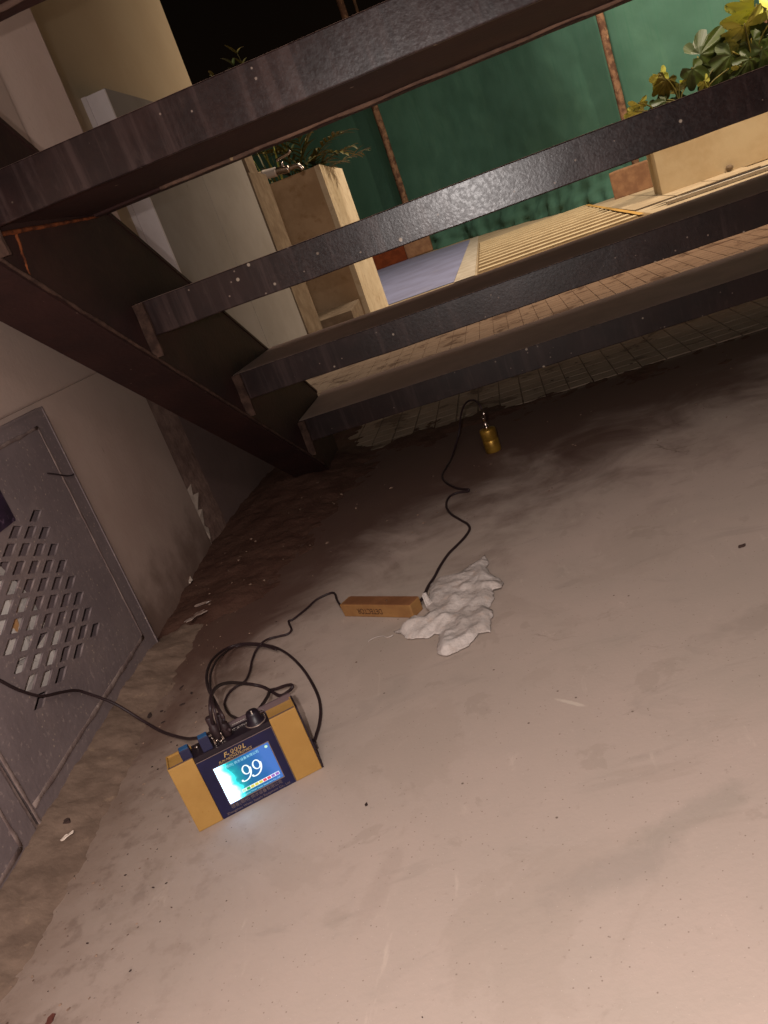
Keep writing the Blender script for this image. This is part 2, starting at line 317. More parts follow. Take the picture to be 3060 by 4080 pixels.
# ------------------------------------------------------------------ object helpers
def link(name, mesh, parent=None, mat=None, **props):
    o = bpy.data.objects.new(name, mesh); COL.objects.link(o)
    if parent is not None: o.parent = parent
    if mat is not None and mesh is not None: mesh.materials.append(mat)
    for k, v in props.items(): o[k] = v
    return o
def thing(name, label, cat, loc=(0, 0, 0), rz=0, group=None):
    o = bpy.data.objects.new(name, None); COL.objects.link(o); o.location = loc; o.rotation_euler = (0, 0, rz)
    o.empty_display_size = .05
    o['label'] = label; o['category'] = cat
    if group: o['group'] = group
    return o
def bm_obj(name, bm, mat, parent=None, smooth=False, **props):
    me = bpy.data.meshes.new(name); bm.normal_update(); bm.to_mesh(me); bm.free()
    if smooth:
        for p in me.polygons: p.use_smooth = True
    return link(name, me, parent, mat, **props)
def add_box(bm, lo, hi, mtx=None, bevel=0):
    r = bmesh.ops.create_cube(bm, size=1)
    vs = r['verts']
    lo, hi = Vector(lo), Vector(hi); c = (lo+hi)/2; d = hi-lo
    for v in vs:
        v.co = Vector((v.co.x*d.x, v.co.y*d.y, v.co.z*d.z)) + c
    if bevel:
        es = list({e for v in vs for e in v.link_edges})
        rr = bmesh.ops.bevel(bm, geom=es, offset=bevel, segments=2, profile=.6, affect='EDGES')
        vs = list({v for f in rr['faces'] for v in f.verts} | {v for v in vs if v.is_valid})
    if mtx is not None:
        for v in vs: v.co = mtx @ v.co
    return vs
def box(name, lo, hi, mat, parent=None, bevel=0, mtx=None, **props):
    bm = bmesh.new(); add_box(bm, lo, hi, mtx, bevel); return bm_obj(name, bm, mat, parent, **props)
def smooth_path(pts, n=4):
    P = [Vector(p) for p in pts]; out = []
    for i in range(len(P)-1):
        p0 = P[max(i-1, 0)]; p1 = P[i]; p2 = P[i+1]; p3 = P[min(i+2, len(P)-1)]
        for k in range(n):
            u = k/n
            out.append(.5*((2*p1)+(p2-p0)*u+(2*p0-5*p1+4*p2-p3)*u*u+(3*p1-p0-3*p2+p3)*u**3))
    out.append(P[-1]); return out
def add_tube(bm, path, r, seg=10, cap=True):
    rings = []; prev = None
    for i, p in enumerate(path):
        a = path[max(i-1, 0)]; b = path[min(i+1, len(path)-1)]; t_ = (b-a)
        if t_.length < 1e-9: t_ = Vector((0, 0, 1))
        t_.normalize()
        if prev is None:
            ref = Vector((0, 0, 1)) if abs(t_.z) < .9 else Vector((1, 0, 0)); nrm = t_.cross(ref).normalized()
        else: nrm = (prev - t_*prev.dot(t_)).normalized()
        prev = nrm; bn = t_.cross(nrm); rr = r(i/(len(path)-1)) if callable(r) else r
        rings.append([bm.verts.new(p + (nrm*math.cos(q)+bn*math.sin(q))*rr) for q in [2*math.pi*k/seg for k in range(seg)]])
    for a, b in zip(rings, rings[1:]):
        for k in range(seg): bm.faces.new((a[k], a[(k+1) % seg], b[(k+1) % seg], b[k]))
    if cap: bm.faces.new(rings[0][::-1]); bm.faces.new(rings[-1])
def tube(name, pts, r, mat, parent=None, n=4, seg=10, **props):
    bm = bmesh.new(); add_tube(bm, smooth_path(pts, n), r, seg); return bm_obj(name, bm, mat, parent, smooth=True, **props)
def lathe(name, prof, mat, parent=None, mtx=None, seg=28, **props):
    bm = bmesh.new(); rings = []
    for r, z in prof:
        rings.append([bm.verts.new((r*math.cos(2*math.pi*k/seg), r*math.sin(2*math.pi*k/seg), z)) for k in range(seg)])
    for a, b in zip(rings, rings[1:]):
        for k in range(seg): bm.faces.new((a[k], a[(k+1) % seg], b[(k+1) % seg], b[k]))
    bm.faces.new(rings[0][::-1]); bm.faces.new(rings[-1])
    if mtx is not None: bm.transform(mtx)
    return bm_obj(name, bm, mat, parent, smooth=True, **props)
def curve_mesh(name, loops, mat, parent=None, ext=.0001, mtx=None, **props):
    cu = bpy.data.curves.new(name+'_c', 'CURVE'); cu.dimensions = '2D'; cu.fill_mode = 'BOTH'; cu.extrude = ext
    for lp in loops:
        sp_ = cu.splines.new('POLY'); sp_.points.add(len(lp)-1)
        for p, q in zip(sp_.points, lp): p.co = (q[0], q[1], 0, 1)
        sp_.use_cyclic_u = True
    return curve_to(name, cu, mat, parent, mtx, **props)
def curve_to(name, cu, mat, parent, mtx, **props):
    ob = bpy.data.objects.new('tmp', cu); COL.objects.link(ob)
    bpy.context.view_layer.update()
    dg = bpy.context.evaluated_depsgraph_get()
    me = bpy.data.meshes.new_from_object(ob.evaluated_get(dg)); bpy.data.objects.remove(ob); bpy.data.curves.remove(cu)
    me.materials.clear(); me.name = name
    if mtx is not None: me.transform(mtx)
    return link(name, me, parent, mat, **props)
def text(name, s, size, mat, parent, mtx, shear=0, align='CENTER', bold=0, width=None, **props):
    cu = bpy.data.curves.new('t', 'FONT'); cu.body = s; cu.size = size; cu.extrude = .00008; cu.shear = shear
    cu.align_x = align; cu.align_y = 'CENTER'; cu.offset = bold; cu.resolution_u = 4
    o = curve_to(name, cu, mat, parent, None, **props)
    if width:
        xs = [v.co.x for v in o.data.vertices]
        if xs:
            k = width/(max(xs)-min(xs)); o.data.transform(Matrix.Diagonal((k, 1, 1, 1)))
    o.data.transform(mtx); return o
def fbm(x, y, z=0, o=4, s=1.):
    return noise.fractal(Vector((x*s, y*s, z*s)), 1.0, 2.1, o)

# ------------------------------------------------------------------ SETTING: ground, floor, paving
def sheet(name, x0, y0, x1, y1, z, mat, n=1, parent=None, kind='structure'):
    bm = bmesh.new(); bmesh.ops.create_grid(bm, x_segments=n, y_segments=n, size=.5)
    for v in bm.verts: v.co = Vector((x0+(v.co.x+.5)*(x1-x0), y0+(v.co.y+.5)*(y1-y0), z))
    o = bm_obj(name, bm, mat, parent)
    if kind: o['kind'] = kind
    return o
sheet('ground', -70, -70, 70, 110, -.02, gm)
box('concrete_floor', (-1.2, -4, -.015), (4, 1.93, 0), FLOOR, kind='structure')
paving = sheet('paving', -3.2, 1.93, 6, 5.72, -.0005, jnt)
sheet('yard_slab', -6, 5.72, 10, 16, -.005, SLAB)

# pavers: small square setts, each a piece; nearest in view single, the rest joined
TS = .0565
PIECES = []
def paver_mesh(seed):
    rr = random.Random(seed); bm = bmesh.new(); h = TS/2-.0009
    vs = add_box(bm, (-h, -h, -.004), (h, h, .0016+rr.uniform(-.0004, .0004)), bevel=0)
    top = [v for v in vs if v.co.z > 0]
    for v in top: v.co.x *= .96; v.co.y *= .96; v.co.z += rr.uniform(-.0003, .0003)
    me = bpy.data.meshes.new('paver'); bm.to_mesh(me); bm.free(); me.materials.append(PAVER); return me
PM = [paver_mesh(i) for i in range(6)]
def in_view(x, y, z=0, m=60):
    d = Vector((x, y, z))-CAM; zc = d.dot(fw)
    u = 1530+3265.3*d.dot(RT)/zc; v = 2040-3265.3*d.dot(UP)/zc
    return -m < u < 3060+m and -m < v < 4080+m, u, v
cells = []
for j in range(int((5.70-1.95)/TS)):
    for i in range(int((4.2+1.4)/TS)):
        x = -1.4+i*TS+TS/2; y = 1.95+j*TS+TS/2
        ok, u, v = in_view(x, y)
        if not ok: continue
        # gaps of the staircase through which the ground shows: below first tread, and between first and second
        l1 = 1668-.302*(u-1182)+70
        g1 = 1567-.337*(u-1260); g2 = 1611-.352*(u-1000)
        shown = v > l1 or (g2 < v < g1 and u > 1100)
        cells.append((0 if shown else 1, y, x, i, j))
cells.sort(key=lambda c: (c[0], c[1]+.2*abs(c[2]-.3)))
rest = bmesh.new()
for k, (s_, y, x, i, j) in enumerate(cells):
    if k < 300:
        o = bpy.data.objects.new('paver', PM[(i*7+j*3) % 6]); COL.objects.link(o); o.parent = paving
        o.location = (x, y, 0); o.rotation_euler = (0, 0, (i*5+j) % 4*math.pi/2)
    else:
        h = TS/2-.0011; r_ = random.uniform(-.0006, .0006)
        add_box(rest, (x-h, y-h, -.004), (x+h, y+h, .0014+r_*.5))
bm_obj('paver_field', rest, PAVER, paving, kind='stuff')

# mud that covers the joint of floor and pavers and piles up in the corner
def heightfield(name, x0, x1, y0, y1, st_, f, mat, **props):
    bm = bmesh.new(); nx = int((x1-x0)/st_); ny = int((y1-y0)/st_); g = {}
    H = {}
    for i in range(nx+1):
        for j in range(ny+1):
            x = x0+i*st_; y = y0+j*st_; H[i, j] = f(x, y)
    for i in range(nx):
        for j in range(ny):
            q = [(i, j), (i+1, j), (i+1, j+1), (i, j+1)]
            if max(H[k] for k in q) < -.002: continue
            vs = []
            for k in q:
                if k not in g: g[k] = bm.verts.new((x0+k[0]*st_, y0+k[1]*st_, max(H[k], -.012)))
                vs.append(g[k])
            bm.faces.new(vs)
    return bm_obj(name, bm, mat, smooth=True, **props)
def mud_h(x, y):
    n1 = fbm(x, y, 3, 5, 3.2); n2 = fbm(x, y, 9, 5, 11); n3 = fbm(x, y, 1, 4, 38)
    band = 1-abs(y-(1.93+.03*x))/.16                       # ridge along the edge of the pavers
    corner = 1.15-math.hypot((x+.62)/.22, (y-1.86)/.30)     # heap at the foot of the stairs
    wallc = 1.0-math.hypot((x+.72)/.16, (y-1.42)/.42)
    yb = 1.10+.38*(x+.68)-.04*(x < -.7)
    wedge = min(1.5, (y-yb)/.05)-max(0, (x+.56)/.10)-.1
    pile = max(band*.55, corner*1.25, wallc*.9, wedge)
    return -.006+.012*max(pile, -1.2)+.0055*n1+.005*n2+.0032*n3 + (.022*max(0, corner)**1.5 if corner > 0 else 0)
heightfield('mud', -.80, 1.9, 1.02, 2.42, .009, mud_h, MUD, kind='stuff')
Kc = Vector((-.738, 1.54, 0)); Uc = Vector((.0906, -.9959, 0)); Nc = Vector((.9959, .0906, 0))
def fillet_h(x, y):
    d = (Vector((x, y, 0))-Kc).dot(Nc); s_ = (Vector((x, y, 0))-Kc).dot(Uc)
    if s_ < .36 or s_ > 1.5: return -.02
    e = min(1, (s_-.36)/.12)
    return (.026-.42*max(0, d-.012))*e + .005*fbm(x, y, 5, 5, 9) + .0035*fbm(x, y, 8, 5, 34) + .0016*fbm(x, y, 8, 4, 120)-.002
heightfield('cement_fillet', -.74, -.52, .04, 1.2, .006, fillet_h, MORTAR, kind='stuff')

# grit on the mud and the floor
def rock(bm, c, r, flat=.6, rr=random):
    m_ = bmesh.ops.create_icosphere(bm, subdivisions=1, radius=r)
    q = rr.uniform(0, 6.28); sx = rr.uniform(.6, 1.5)
    for v in m_['verts']:
        v.co = Vector((v.co.x*sx, v.co.y/sx, v.co.z*flat))*rr.uniform(.8, 1.2)
        v.co = Matrix.Rotation(q, 3, 'Z') @ v.co + Vector(c)
g = bmesh.new()
for _ in range(300):
    x = random.uniform(-.75, 1.3); y = 1.16+.25*(x+.6)+abs(random.gauss(0, .3))
    if y > 2.1 or (x > -.2 and random.random() < .6): continue
    rock(g, (x, y, max(mud_h(x, y), 0)+.0005), random.choice([.0008, .001, .0014, .002, .0032]) if x < -.3 else random.choice([.0008, .001, .0014, .002]))
bm_obj('grit', g, peb, kind='stuff')
g = bmesh.new()
for _ in range(90):
    s_ = random.uniform(.35, 1.25); d = .06+abs(random.gauss(0, .1))
    p = Kc+Uc*s_+Nc*d
    rock(g, (p.x, p.y, max(fillet_h(p.x, p.y), 0)+.0006), random.choice([.0005, .0007, .0009, .0014]), .3)
for sx_, sy_, sz_ in ((-.6155, .895, .006), (-.590, .955, .004), (-.570, .905, .004), (-.600, .90, .003), (-.565, .93, .003), (-.585, .87, .003)):
    rock(g, (sx_, sy_, max(fillet_h(sx_, sy_), 0)+.0004), sz_, .22)
bm_obj('floor_crumbs', g, flk, kind='stuff')
g = bmesh.new()
for _ in range(150):
    s_ = random.uniform(.35, 1.25); d = .06+abs(random.gauss(0, .09))
    p = Kc+Uc*s_+Nc*d
    rock(g, (p.x, p.y, max(fillet_h(p.x, p.y), 0)+.0006), random.choice([.0006, .001, .0015]), .4)
bm_obj('plaster_crumbs', g, peb, kind='stuff')

def flake(name, loc, size, rot, mat, label, cat, jag=.35, thick=.0012, asp=.5, n=9, seed=1):
    rr = random.Random(seed); bm = bmesh.new(); a = []; b = []
    for k in range(n):
        q = 2*math.pi*k/n; r = size*(1+rr.uniform(-jag, jag))/2
        p = Vector((r*math.cos(q), asp*r*math.sin(q), 0)); w = size*.08*rr.uniform(-1, 1)
        a.append(bm.verts.new(p+Vector((0, 0, .0004+max(0, w))))); b.append(bm.verts.new(p*.93+Vector((0, 0, thick+.0004+max(0, w)))))
    bm.faces.new(a[::-1]); bm.faces.new(b)
    for k in range(n): bm.faces.new((a[k], a[(k+1) % n], b[(k+1) % n], b[k]))
    o = bm_obj(name, bm, mat, label=label, category=cat); o.location = loc; o.rotation_euler = (0, 0, rot); return o
flake('paint_chip', (-.610, .655, .012), .014, .9, chip, 'pale sliver of paint lying on the floor near the left cabinet', 'paint chip', asp=.35, seed=2)
flake('stone_chip', (-.621, .678, .013), .011, .3, flk, 'small brown stone chip beside the pale sliver', 'stone', asp=.8, thick=.004, seed=3)
flake('dead_insect', (-.620, .611, .012), .009, .7, flk, 'tiny black crumpled dead insect at the foot of the cabinet', 'insect', jag=.7, asp=.5, thick=.003, seed=4)
flake('dry_leaf', (-.512, .437, 0), .012, 1.2, leafr, 'small reddish brown dry leaf at the bottom edge of the floor', 'leaf', seed=5)
flake('dirt_clod', (-.6095, .826, 0), .009, .5, flk, 'dark flat clod on the floor below the long black cable', 'dirt clod', asp=.5, thick=.002, seed=6)
flake('plastic_scrap', (-.640, 1.172, .012), .034, .8, film, 'crumpled pale plastic scrap on the dark soil near the cabinet corner', 'plastic scrap', jag=.7, asp=.45, thick=.001, n=15, seed=21)
flake('plastic_scrap', (-.645, 1.215, .012), .022, .2, film, 'smaller pale plastic scrap on the soil, nearer the cabinet corner', 'plastic scrap', jag=.7, asp=.35, thick=.001, n=13, seed=22)
flake('plaster_chip', (-.715, 1.345, .012), .030, 1.9, chip, 'thin white plaster chip on the soil against the left wall', 'plaster chip', jag=.6, asp=.22, thick=.002, seed=23)
st_k = thing('twig', 'thin dark twig poking out from the lower corner of the vented cabinet', 'twig', (-.662, 1.075, .004))
tube('stick', [(-.015, .015, .006), (.0, -.004, .003), (.022, -.040, .0)], .0016, flk, st_k, seg=6)
flake('leaf_scrap', (.1774, .944, 0), .010, .2, flk, 'dark curled leaf scrap alone on the floor to the right of the rag', 'leaf', asp=.35, thick=.003, seed=8)
flake('twig_scrap', (-.262, .62, 0), .004, 1.2, flk, 'tiny dark twig crumb on bare concrete right of the display box', 'twig', asp=.5, thick=.002, seed=9)

# ------------------------------------------------------------------ left wall
MW = Matrix((Vector((Uc.x, Uc.y, 0)), Vector((0, 0, 1)), Vector((Nc.x, Nc.y, 0)))).transposed().to_4x4(); MW.translation = Kc
# local frame of the wall: x = along the wall towards the camera, y = up, z = out of the wall
wall = thing('plaster_wall', 'pinkish grey plastered wall on the left behind the metal cabinet, with one thin level groove', 'wall')
bm = bmesh.new()
add_box(bm, (0, -.05, -.25), (.44, .4265, 0), MW); add_box(bm, (1.49, -.05, -.25), (6, .4265, 0), MW); add_box(bm, (.4402, .4167, -.25), (1.4898, .4265, 0), MW)
add_box(bm, (0, .4295, -.25), (6, 3.2, 0), MW); add_box(bm, (0, .4267, -.25), (6, .4293, -.004), MW)
bm_obj('wall_face', bm, PLASTER, wall)
# rough render strip where this wall meets the next
def rough_prism(name, lo, hi, mtx, mat, parent, amp, cuts=24, seed=0):
    bm = bmesh.new(); vs = add_box(bm, lo, hi)
    bmesh.ops.subdivide_edges(bm, edges=[e for e in bm.edges if abs((e.verts[0].co-e.verts[1].co).y) > .1], cuts=cuts, use_grid_fill=True)
    for v in bm.verts: v.co += Vector((fbm(v.co.x*5+seed, v.co.y, v.co.z, 3, 14)*amp, 0, fbm(v.co.x, v.co.y+seed, 4, 3, 18)*amp*.6))
    bm.transform(mtx); return bm_obj(name, bm, mat, parent)
V2 = Vector((.0995, .9950, 0)).normalized(); N2 = Vector((V2.y, -V2.x, 0)); K2 = Vector((-.745, 1.56, 0))
MW2 = Matrix((V2, Vector((0, 0, 1)), N2)).transposed().to_4x4(); MW2.translation = K2
rough_prism('render_strip', (-.034, -.03, -.05), (.086, .46, -.001), MW2, RENDER, wall, .004, 60)
bm = bmesh.new()   # peeled paint by the strip, low down
pk = [(-.012, .0), (.012, -.005), (.020, .012), (.012, .022), (.030, .034), (.014, .045), (.020, .060), (.034, .078), (.016, .088), (.040, .112), (.022, .118), (.026, .134), (.008, .130), (.004, .158), (-.010, .12), (-.014, .06)]
vs = [bm.verts.new(MW2 @ Vector((x-.022, y+.005, .0035+.004*(i % 2)))) for i, (x, y) in enumerate([(a_+random.uniform(-.006, .006)*(i_ > 0), b_+random.uniform(-.005, .005)*(i_ > 1)) for i_, (a_, b_) in enumerate(pk)])]
c = bm.verts.new(MW2 @ Vector((-.024, .07, .0045)))
for k in range(len(vs)): bm.faces.new((vs[k], vs[(k+1) % len(vs)], c))
bm_obj('peeled_flake', bm, peel, wall)

wall2 = thing('grey_wall', 'darker grey wall continuing behind the stair stringer, ending in a soft vertical edge', 'wall')
box('upper_joint', (-.03, .4605, -.1), (.0822, .5015, -.0035), PLASTER, wall2, mtx=MW2)
box('wall_base', (.0825, -.05, -.12), (.50, .50, -.003), W2M, wall2, mtx=MW2)
box('wall_face', (-.03, .502, -.12), (.207, 3.2, -.003), PLASTER, wall2, mtx=MW2, bevel=.006)

# far tan wall with boxed white cladding
wall3 = thing('tan_wall', 'tan painted wall beyond the staircase, lit warmly, ending against the black night', 'wall')
box('wall_face', (-1.45, 1.9, -.02), (-1.135, 4.19, 3.4), tan, wall3)
duct = thing('boxed_cladding', 'tall pale box cladding standing against the tan wall, white end board and beige side panels', 'cladding')
box('end_board', (-1.134, 2.845, 0), (-1.0503, 2.853, 1.19), WHITE, duct)
box('corner_trim', (-1.1365, 2.838, 0), (-1.118, 2.844, 1.19), WHITE, duct)
box('side_panel', (-1.064, 2.854, 0), (-1.05, 3.507, 1.193), PANEL, duct, bevel=.001)
box('side_panel', (-1.064, 3.511, 0), (-1.05, 4.235, 1.193), PANEL, duct, bevel=.001)
box('joint_bead', (-1.062, 3.5072, 0), (-1.052, 3.5108, 1.19), WHITE, duct)
box('cap', (-1.134, 2.855, 1.18), (-1.066, 4.235, 1.1925), WHITE, duct)
post = thing('concrete_post', 'rough tan concrete post between the beige panels and the tall planter', 'post')
bm = bmesh.new(); add_box(bm, (-1.2, 4.25, 0), (-1.045, 4.6, .955)); add_box(bm, (-1.22, 4.42, .955), (-1.08, 4.6, 1.28))
bmesh.ops.subdivide_edges(bm, edges=bm.edges[:], cuts=5, use_grid_fill=True)
for v in bm.verts: v.co += noise.noise_vector(v.co*9)*.004
bm_obj('shaft', bm, CONC, post)

# ------------------------------------------------------------------ STAIRCASE
Y1, G, XL, TF, TD, Z1, RI = 1.7341, .279, -.5222, .0514, .30, .1669, .17
XR = 2.1
stair = thing('steel_staircase', 'open steel staircase seen from underneath, dark paint with dust streaks and paint splashes', 'staircase', (XL, Y1, 0))
OFF = Vector((-XL, -Y1, 0))
def sobj(name, bm, mat, parent=None, **p):
    if parent is None: bm.transform(Matrix.Translation(OFF))
    else: bm.transform(Matrix.Translation(OFF))
    return bm_obj(name, bm, mat, parent or stair, **p)
SL = RI/G
def stringer(x, side):
    zlo = lambda y: Z1-.0844+(Y1-y)*SL
    zhi = lambda y: Z1+.1615+(Y1-y)*SL
    yf = Y1-(0-(Z1-.0844))/SL      # where the lower edge meets the ground
    ye = 1.985; yt = -.9
    prof = [(yt, zlo(yt)), (yf, 0), (ye, 0), (ye, zhi(ye)), (yt, zhi(yt))]
    bm = bmesh.new(); th = .006
    a = [bm.verts.new((x, y, z)) for y, z in prof]; b = [bm.verts.new((x-side*th, y, z)) for y, z in prof]
    bm.faces.new(a); bm.faces.new(b[::-1])
    for k in range(len(prof)): bm.faces.new((a[k], b[k], b[(k+1) % len(prof)], a[(k+1) % len(prof)]))
    bmesh.ops.recalc_face_normals(bm, faces=bm.faces[:])
    web = sobj('stringer_web', bm, STRING)
    def flange(name, zf, up):
        nrm = Vector((0, SL, 1)).normalized()*(.006 if up else -.006)
        bm = bmesh.new(); y0 = yt; y1 = yf if not up else ye
        q = []
        for xx in (x+side*.002, x-side*.079):
            for y in (y0, y1):
                for o_ in (0, 1): q.append(bm.verts.new(Vector((xx, y, zf(y)))+nrm*o_))
        idx = [(0, 2, 3, 1), (4, 5, 7, 6), (0, 1, 5, 4), (2, 6, 7, 3), (0, 4, 6, 2), (1, 3, 7, 5)]
        for f in idx: bm.faces.new([q[i] for i in f])
        bmesh.ops.recalc_face_normals(bm, faces=bm.faces[:])
        return sobj(name, bm, STRING)
    flange('stringer_flange', zlo, False); flange('stringer_flange', zhi, True)
    return zlo, zhi, yf
zlo, zhi, yf = stringer(XL, 1)
stringer(XR, -1)
# weld bead along web and flange
pts = []
y = yf-.06
while y > -.3:
    pts.append(Vector((XL+.0035+.0012*fbm(y, 0, 0, 3, 30), y, zlo(y)+.0005+.0015*fbm(y, 2, 0, 3, 40)))); y -= .012
bm = bmesh.new(); add_tube(bm, pts, lambda u: .0028+.0014*fbm(u*60, 0, 0, 3, 1), 8); sobj('weld_bead', bm, weld, smooth=True)
def tread(i):
    Y = Y1-(i-1)*G; Z = Z1+(i-1)*RI; n = 60
    front = .0435
    prof = [(0, 0), (TD, 0), (TD, -front), (TD-.024, -front), (TD-.026, -front+.004),
            (.008, -TF+.006), (.006, -TF), (0, -TF)]
    bm = bmesh.new(); rings = []
    x0 = XL+.0015; x1 = XR-.0015
    for k in range(n+1):
        x = x0+(x1-x0)*k/n
        w = .0014*fbm(x, i*3.1, 0, 3, 2.2)
        rings.append([bm.verts.new((x, Y+py+(.001*fbm(x, i, 5, 2, 7) if pz < -.02 else 0), Z+pz+w+(.0012*fbm(x, i*2, 8, 3, 16) if pz < -.03 else 0))) for py, pz in prof])
    m_ = len(prof)
    for a, b in zip(rings, rings[1:]):
        for k in range(m_): bm.faces.new((a[k], a[(k+1) % m_], b[(k+1) % m_], b[k]))
    bm.faces.new(rings[0]); bm.faces.new(rings[-1][::-1])
    bmesh.ops.recalc_face_normals(bm, faces=bm.faces[:])
    o = sobj('tread', bm, STAIR)
    o.data.materials.append(TREADTOP); o.data.materials.append(LIP); o.data.materials.append(STRING)
    bv = o.modifiers.new('edge', 'BEVEL'); bv.width = .0016; bv.segments = 2; bv.limit_method = 'ANGLE'
    for p in o.data.polygons:
        if p.normal.z > .9 and p.center.z > Z-.008: p.material_index = 1
        elif p.normal.z < -.3 and p.center.y+Y1 > Y+.02: p.material_index = 3
    # short upright cleat that ties the tread to the stringer
    bm = bmesh.new()
    add_box(bm, (XL+.0008, Y-.006, zlo(Y)+.003), (XL+.017, Y-.0005, Z-.001))
    bmesh.ops.subdivide_edges(bm, edges=bm.edges[:], cuts=4, use_grid_fill=True)
    for v in bm.verts: v.co.x += .0018*fbm(v.co.x, v.co.z, i, 3, 40); v.co.y += .0012*fbm(v.co.y, v.co.z, i, 3, 50)
    sobj('cleat', bm, weld)
    bm = bmesh.new(); yy = Y+TD-.026
    add_tube(bm, [Vector((XL+.11+.02*k, yy+.0008*fbm(k*.5, i, 0, 3, 1), Z-.0405+.0018*fbm(k*.3, i, 3, 3, 1))) for k in range(110)], lambda u:   .0042*(.75+.5*fbm(u*40, i, 0, 3, 1)), 6)
    sobj('dust_ledge', bm, LIP, smooth=True)
    return o
for i in range(1, 8): tread(i)
# rusty weld of the fourth tread under its plate, and the rust run below it
Y4 = Y1-3*G; Z4 = Z1+3*RI
bm = bmesh.new()
p = [Vector((XL+.002, Y4+.012+u*.276, Z4-.055+.013*u-.0015*abs(fbm(u, 0, 0, 3, 9)))) for u in [k/30 for k in range(31)]]
add_tube(bm, p, lambda u: .0030-.0012*u+.001*fbm(u*30, 4, 0, 3, 1), 8); sobj('rust_weld', bm, rust, smooth=True)
bm = bmesh.new()
p = [Vector((XL+.0012, Y4+.057-.015*u+.003*fbm(u, 1, 0, 3, 4), Z4-.056-u*(Z4-.056-zlo(Y4+.042)))) for u in [k/24 for k in range(25)]]
add_tube(bm, p, lambda u: .0021*(1-.45*u)+.0008*fbm(u*20, 7, 0, 3, 1), 6); sobj('rust_run', bm, rust, smooth=True)

# ------------------------------------------------------------------ cabinet with perforated metal door (wall frame)
cab = thing('vent_cabinet', 'grey metal cabinet door on the left wall with a field of diamond shaped vent slots', 'cabinet door')
def quad_loop(x0, y0, x1, y1): return [(x0, y0), (x1, y0), (x1, y1), (x0, y1)]
S0, S1, ZB, ZT = .4385, .874, .004, .4165
loops = []
IN = (.4745, .0425, .868, .3955)
loops.append([(S0, ZB), (S1, ZB), (S1, ZT), (S0, ZT)])
for k in range(7):
    sc_ = .5868+.0299*k; js = range(-1, 7) if k % 2 == 0 else range(0, 7)
    for j in js:
        zc = .1447+.0255*j if k % 2 == 0 else .13195+.0255*j
        if sc_ > .66 and zc > .285: continue
        rr = random.uniform(-.0004, .0004)
        # parallelogram slot, wide diamond
        loops.append([(sc_-.0208, zc+.0012+rr), (sc_-.0018, zc+.0080+rr), (sc_+.0208, zc-.0008+rr), (sc_+.0020, zc-.0084+rr)][::-1])
MD = MW @ Matrix.Translation((0, 0, .0105))
curve_mesh('door_sheet', loops, DOOR, cab, ext=.0015, mtx=MD)
# raised filler seam of the inner frame
def seam_obj(a, b, w=.0025, parent=cab, off=.0124, name='seam'):
    n = 26; bm = bmesh.new(); a = Vector((*a, off)); b = Vector((*b, off))
    pp = [a.lerp(b, k/n)+Vector((.0012*fbm(k*.4, a.x*9, 0, 3, 1), .0012*fbm(k*.4, a.y*9, 5, 3, 1), 0)) for k in range(n+1)]
    add_tube(bm, pp, lambda u: w*(1+.45*fbm(u*14, a.x*7, 2, 3, 1)), 8)
    for v in bm.verts: v.co.z = off+(v.co.z-off)*.3
    bm.transform(MW); return bm_obj(name, bm, SEAM, parent, smooth=True)
seam_obj((.4745, .3955), (.473, .0425)); seam_obj((.4745, .3955), (.868, .401)); seam_obj((.473, .0425), (.868, .0445), .0035)
seam_obj((.872, .004), (.872, .4165), .003)
def wall_box(name, lo, hi, mat, parent, bevel=0, **p): return box(name, lo, hi, mat, parent, mtx=MW, bevel=bevel, **p)
wall_box('frame_edge', (S0-.0025, ZB-.004, 0), (S0-.0002, ZT+.003, .0135), DOOR, cab)
wall_box('frame_edge', (S0, ZT+.0002, 0), (S1, ZT+.003, .0135), DOOR, cab)
wall_box('frame_edge', (S0, -.003, 0), (S1, ZB-.0002, .0135), SEAM, cab)
wall_box('back_plate', (S0+.002, .004, -.020), (S1-.001, .416, -.016), bkp, cab)
wall_box('inner_side', (S0+.002, .004, -.0157), (S0+.004, .416, .008), bkp, cab)
wall_box('sticker', (.6345, .3095, .0123), (.80, .372, .0127), STICK, cab, label='dark purple smudged sticker above the slots')
# thin dark tube standing in for a shadow on the door
tube('shadow_tube', [tuple(MW @ Vector(q)) for q in [(.441, .312, .0135), (.452, .3125, .0138), (.470, .318, .0145), (.49, .327, .0138), (.51, .335, .0133)]], .0011, rub, cab, seg=6)
cab2 = thing('side_cabinet', 'grey metal cabinet panel at the far left edge, next to the vented door', 'cabinet')
wall_box('panel', (.882, .002, 0), (1.5, .4165, .0122), DOOR, cab2, bevel=.0015)
seam_obj((.915, .03), (.915, .39), .003, cab2, .0128); seam_obj((.915, .03), (1.48, .03), .003, cab2, .0128)
wall_box('edge_strip', (.8765, .002, 0), (.8815, .4165, .0105), SEAM, cab2)

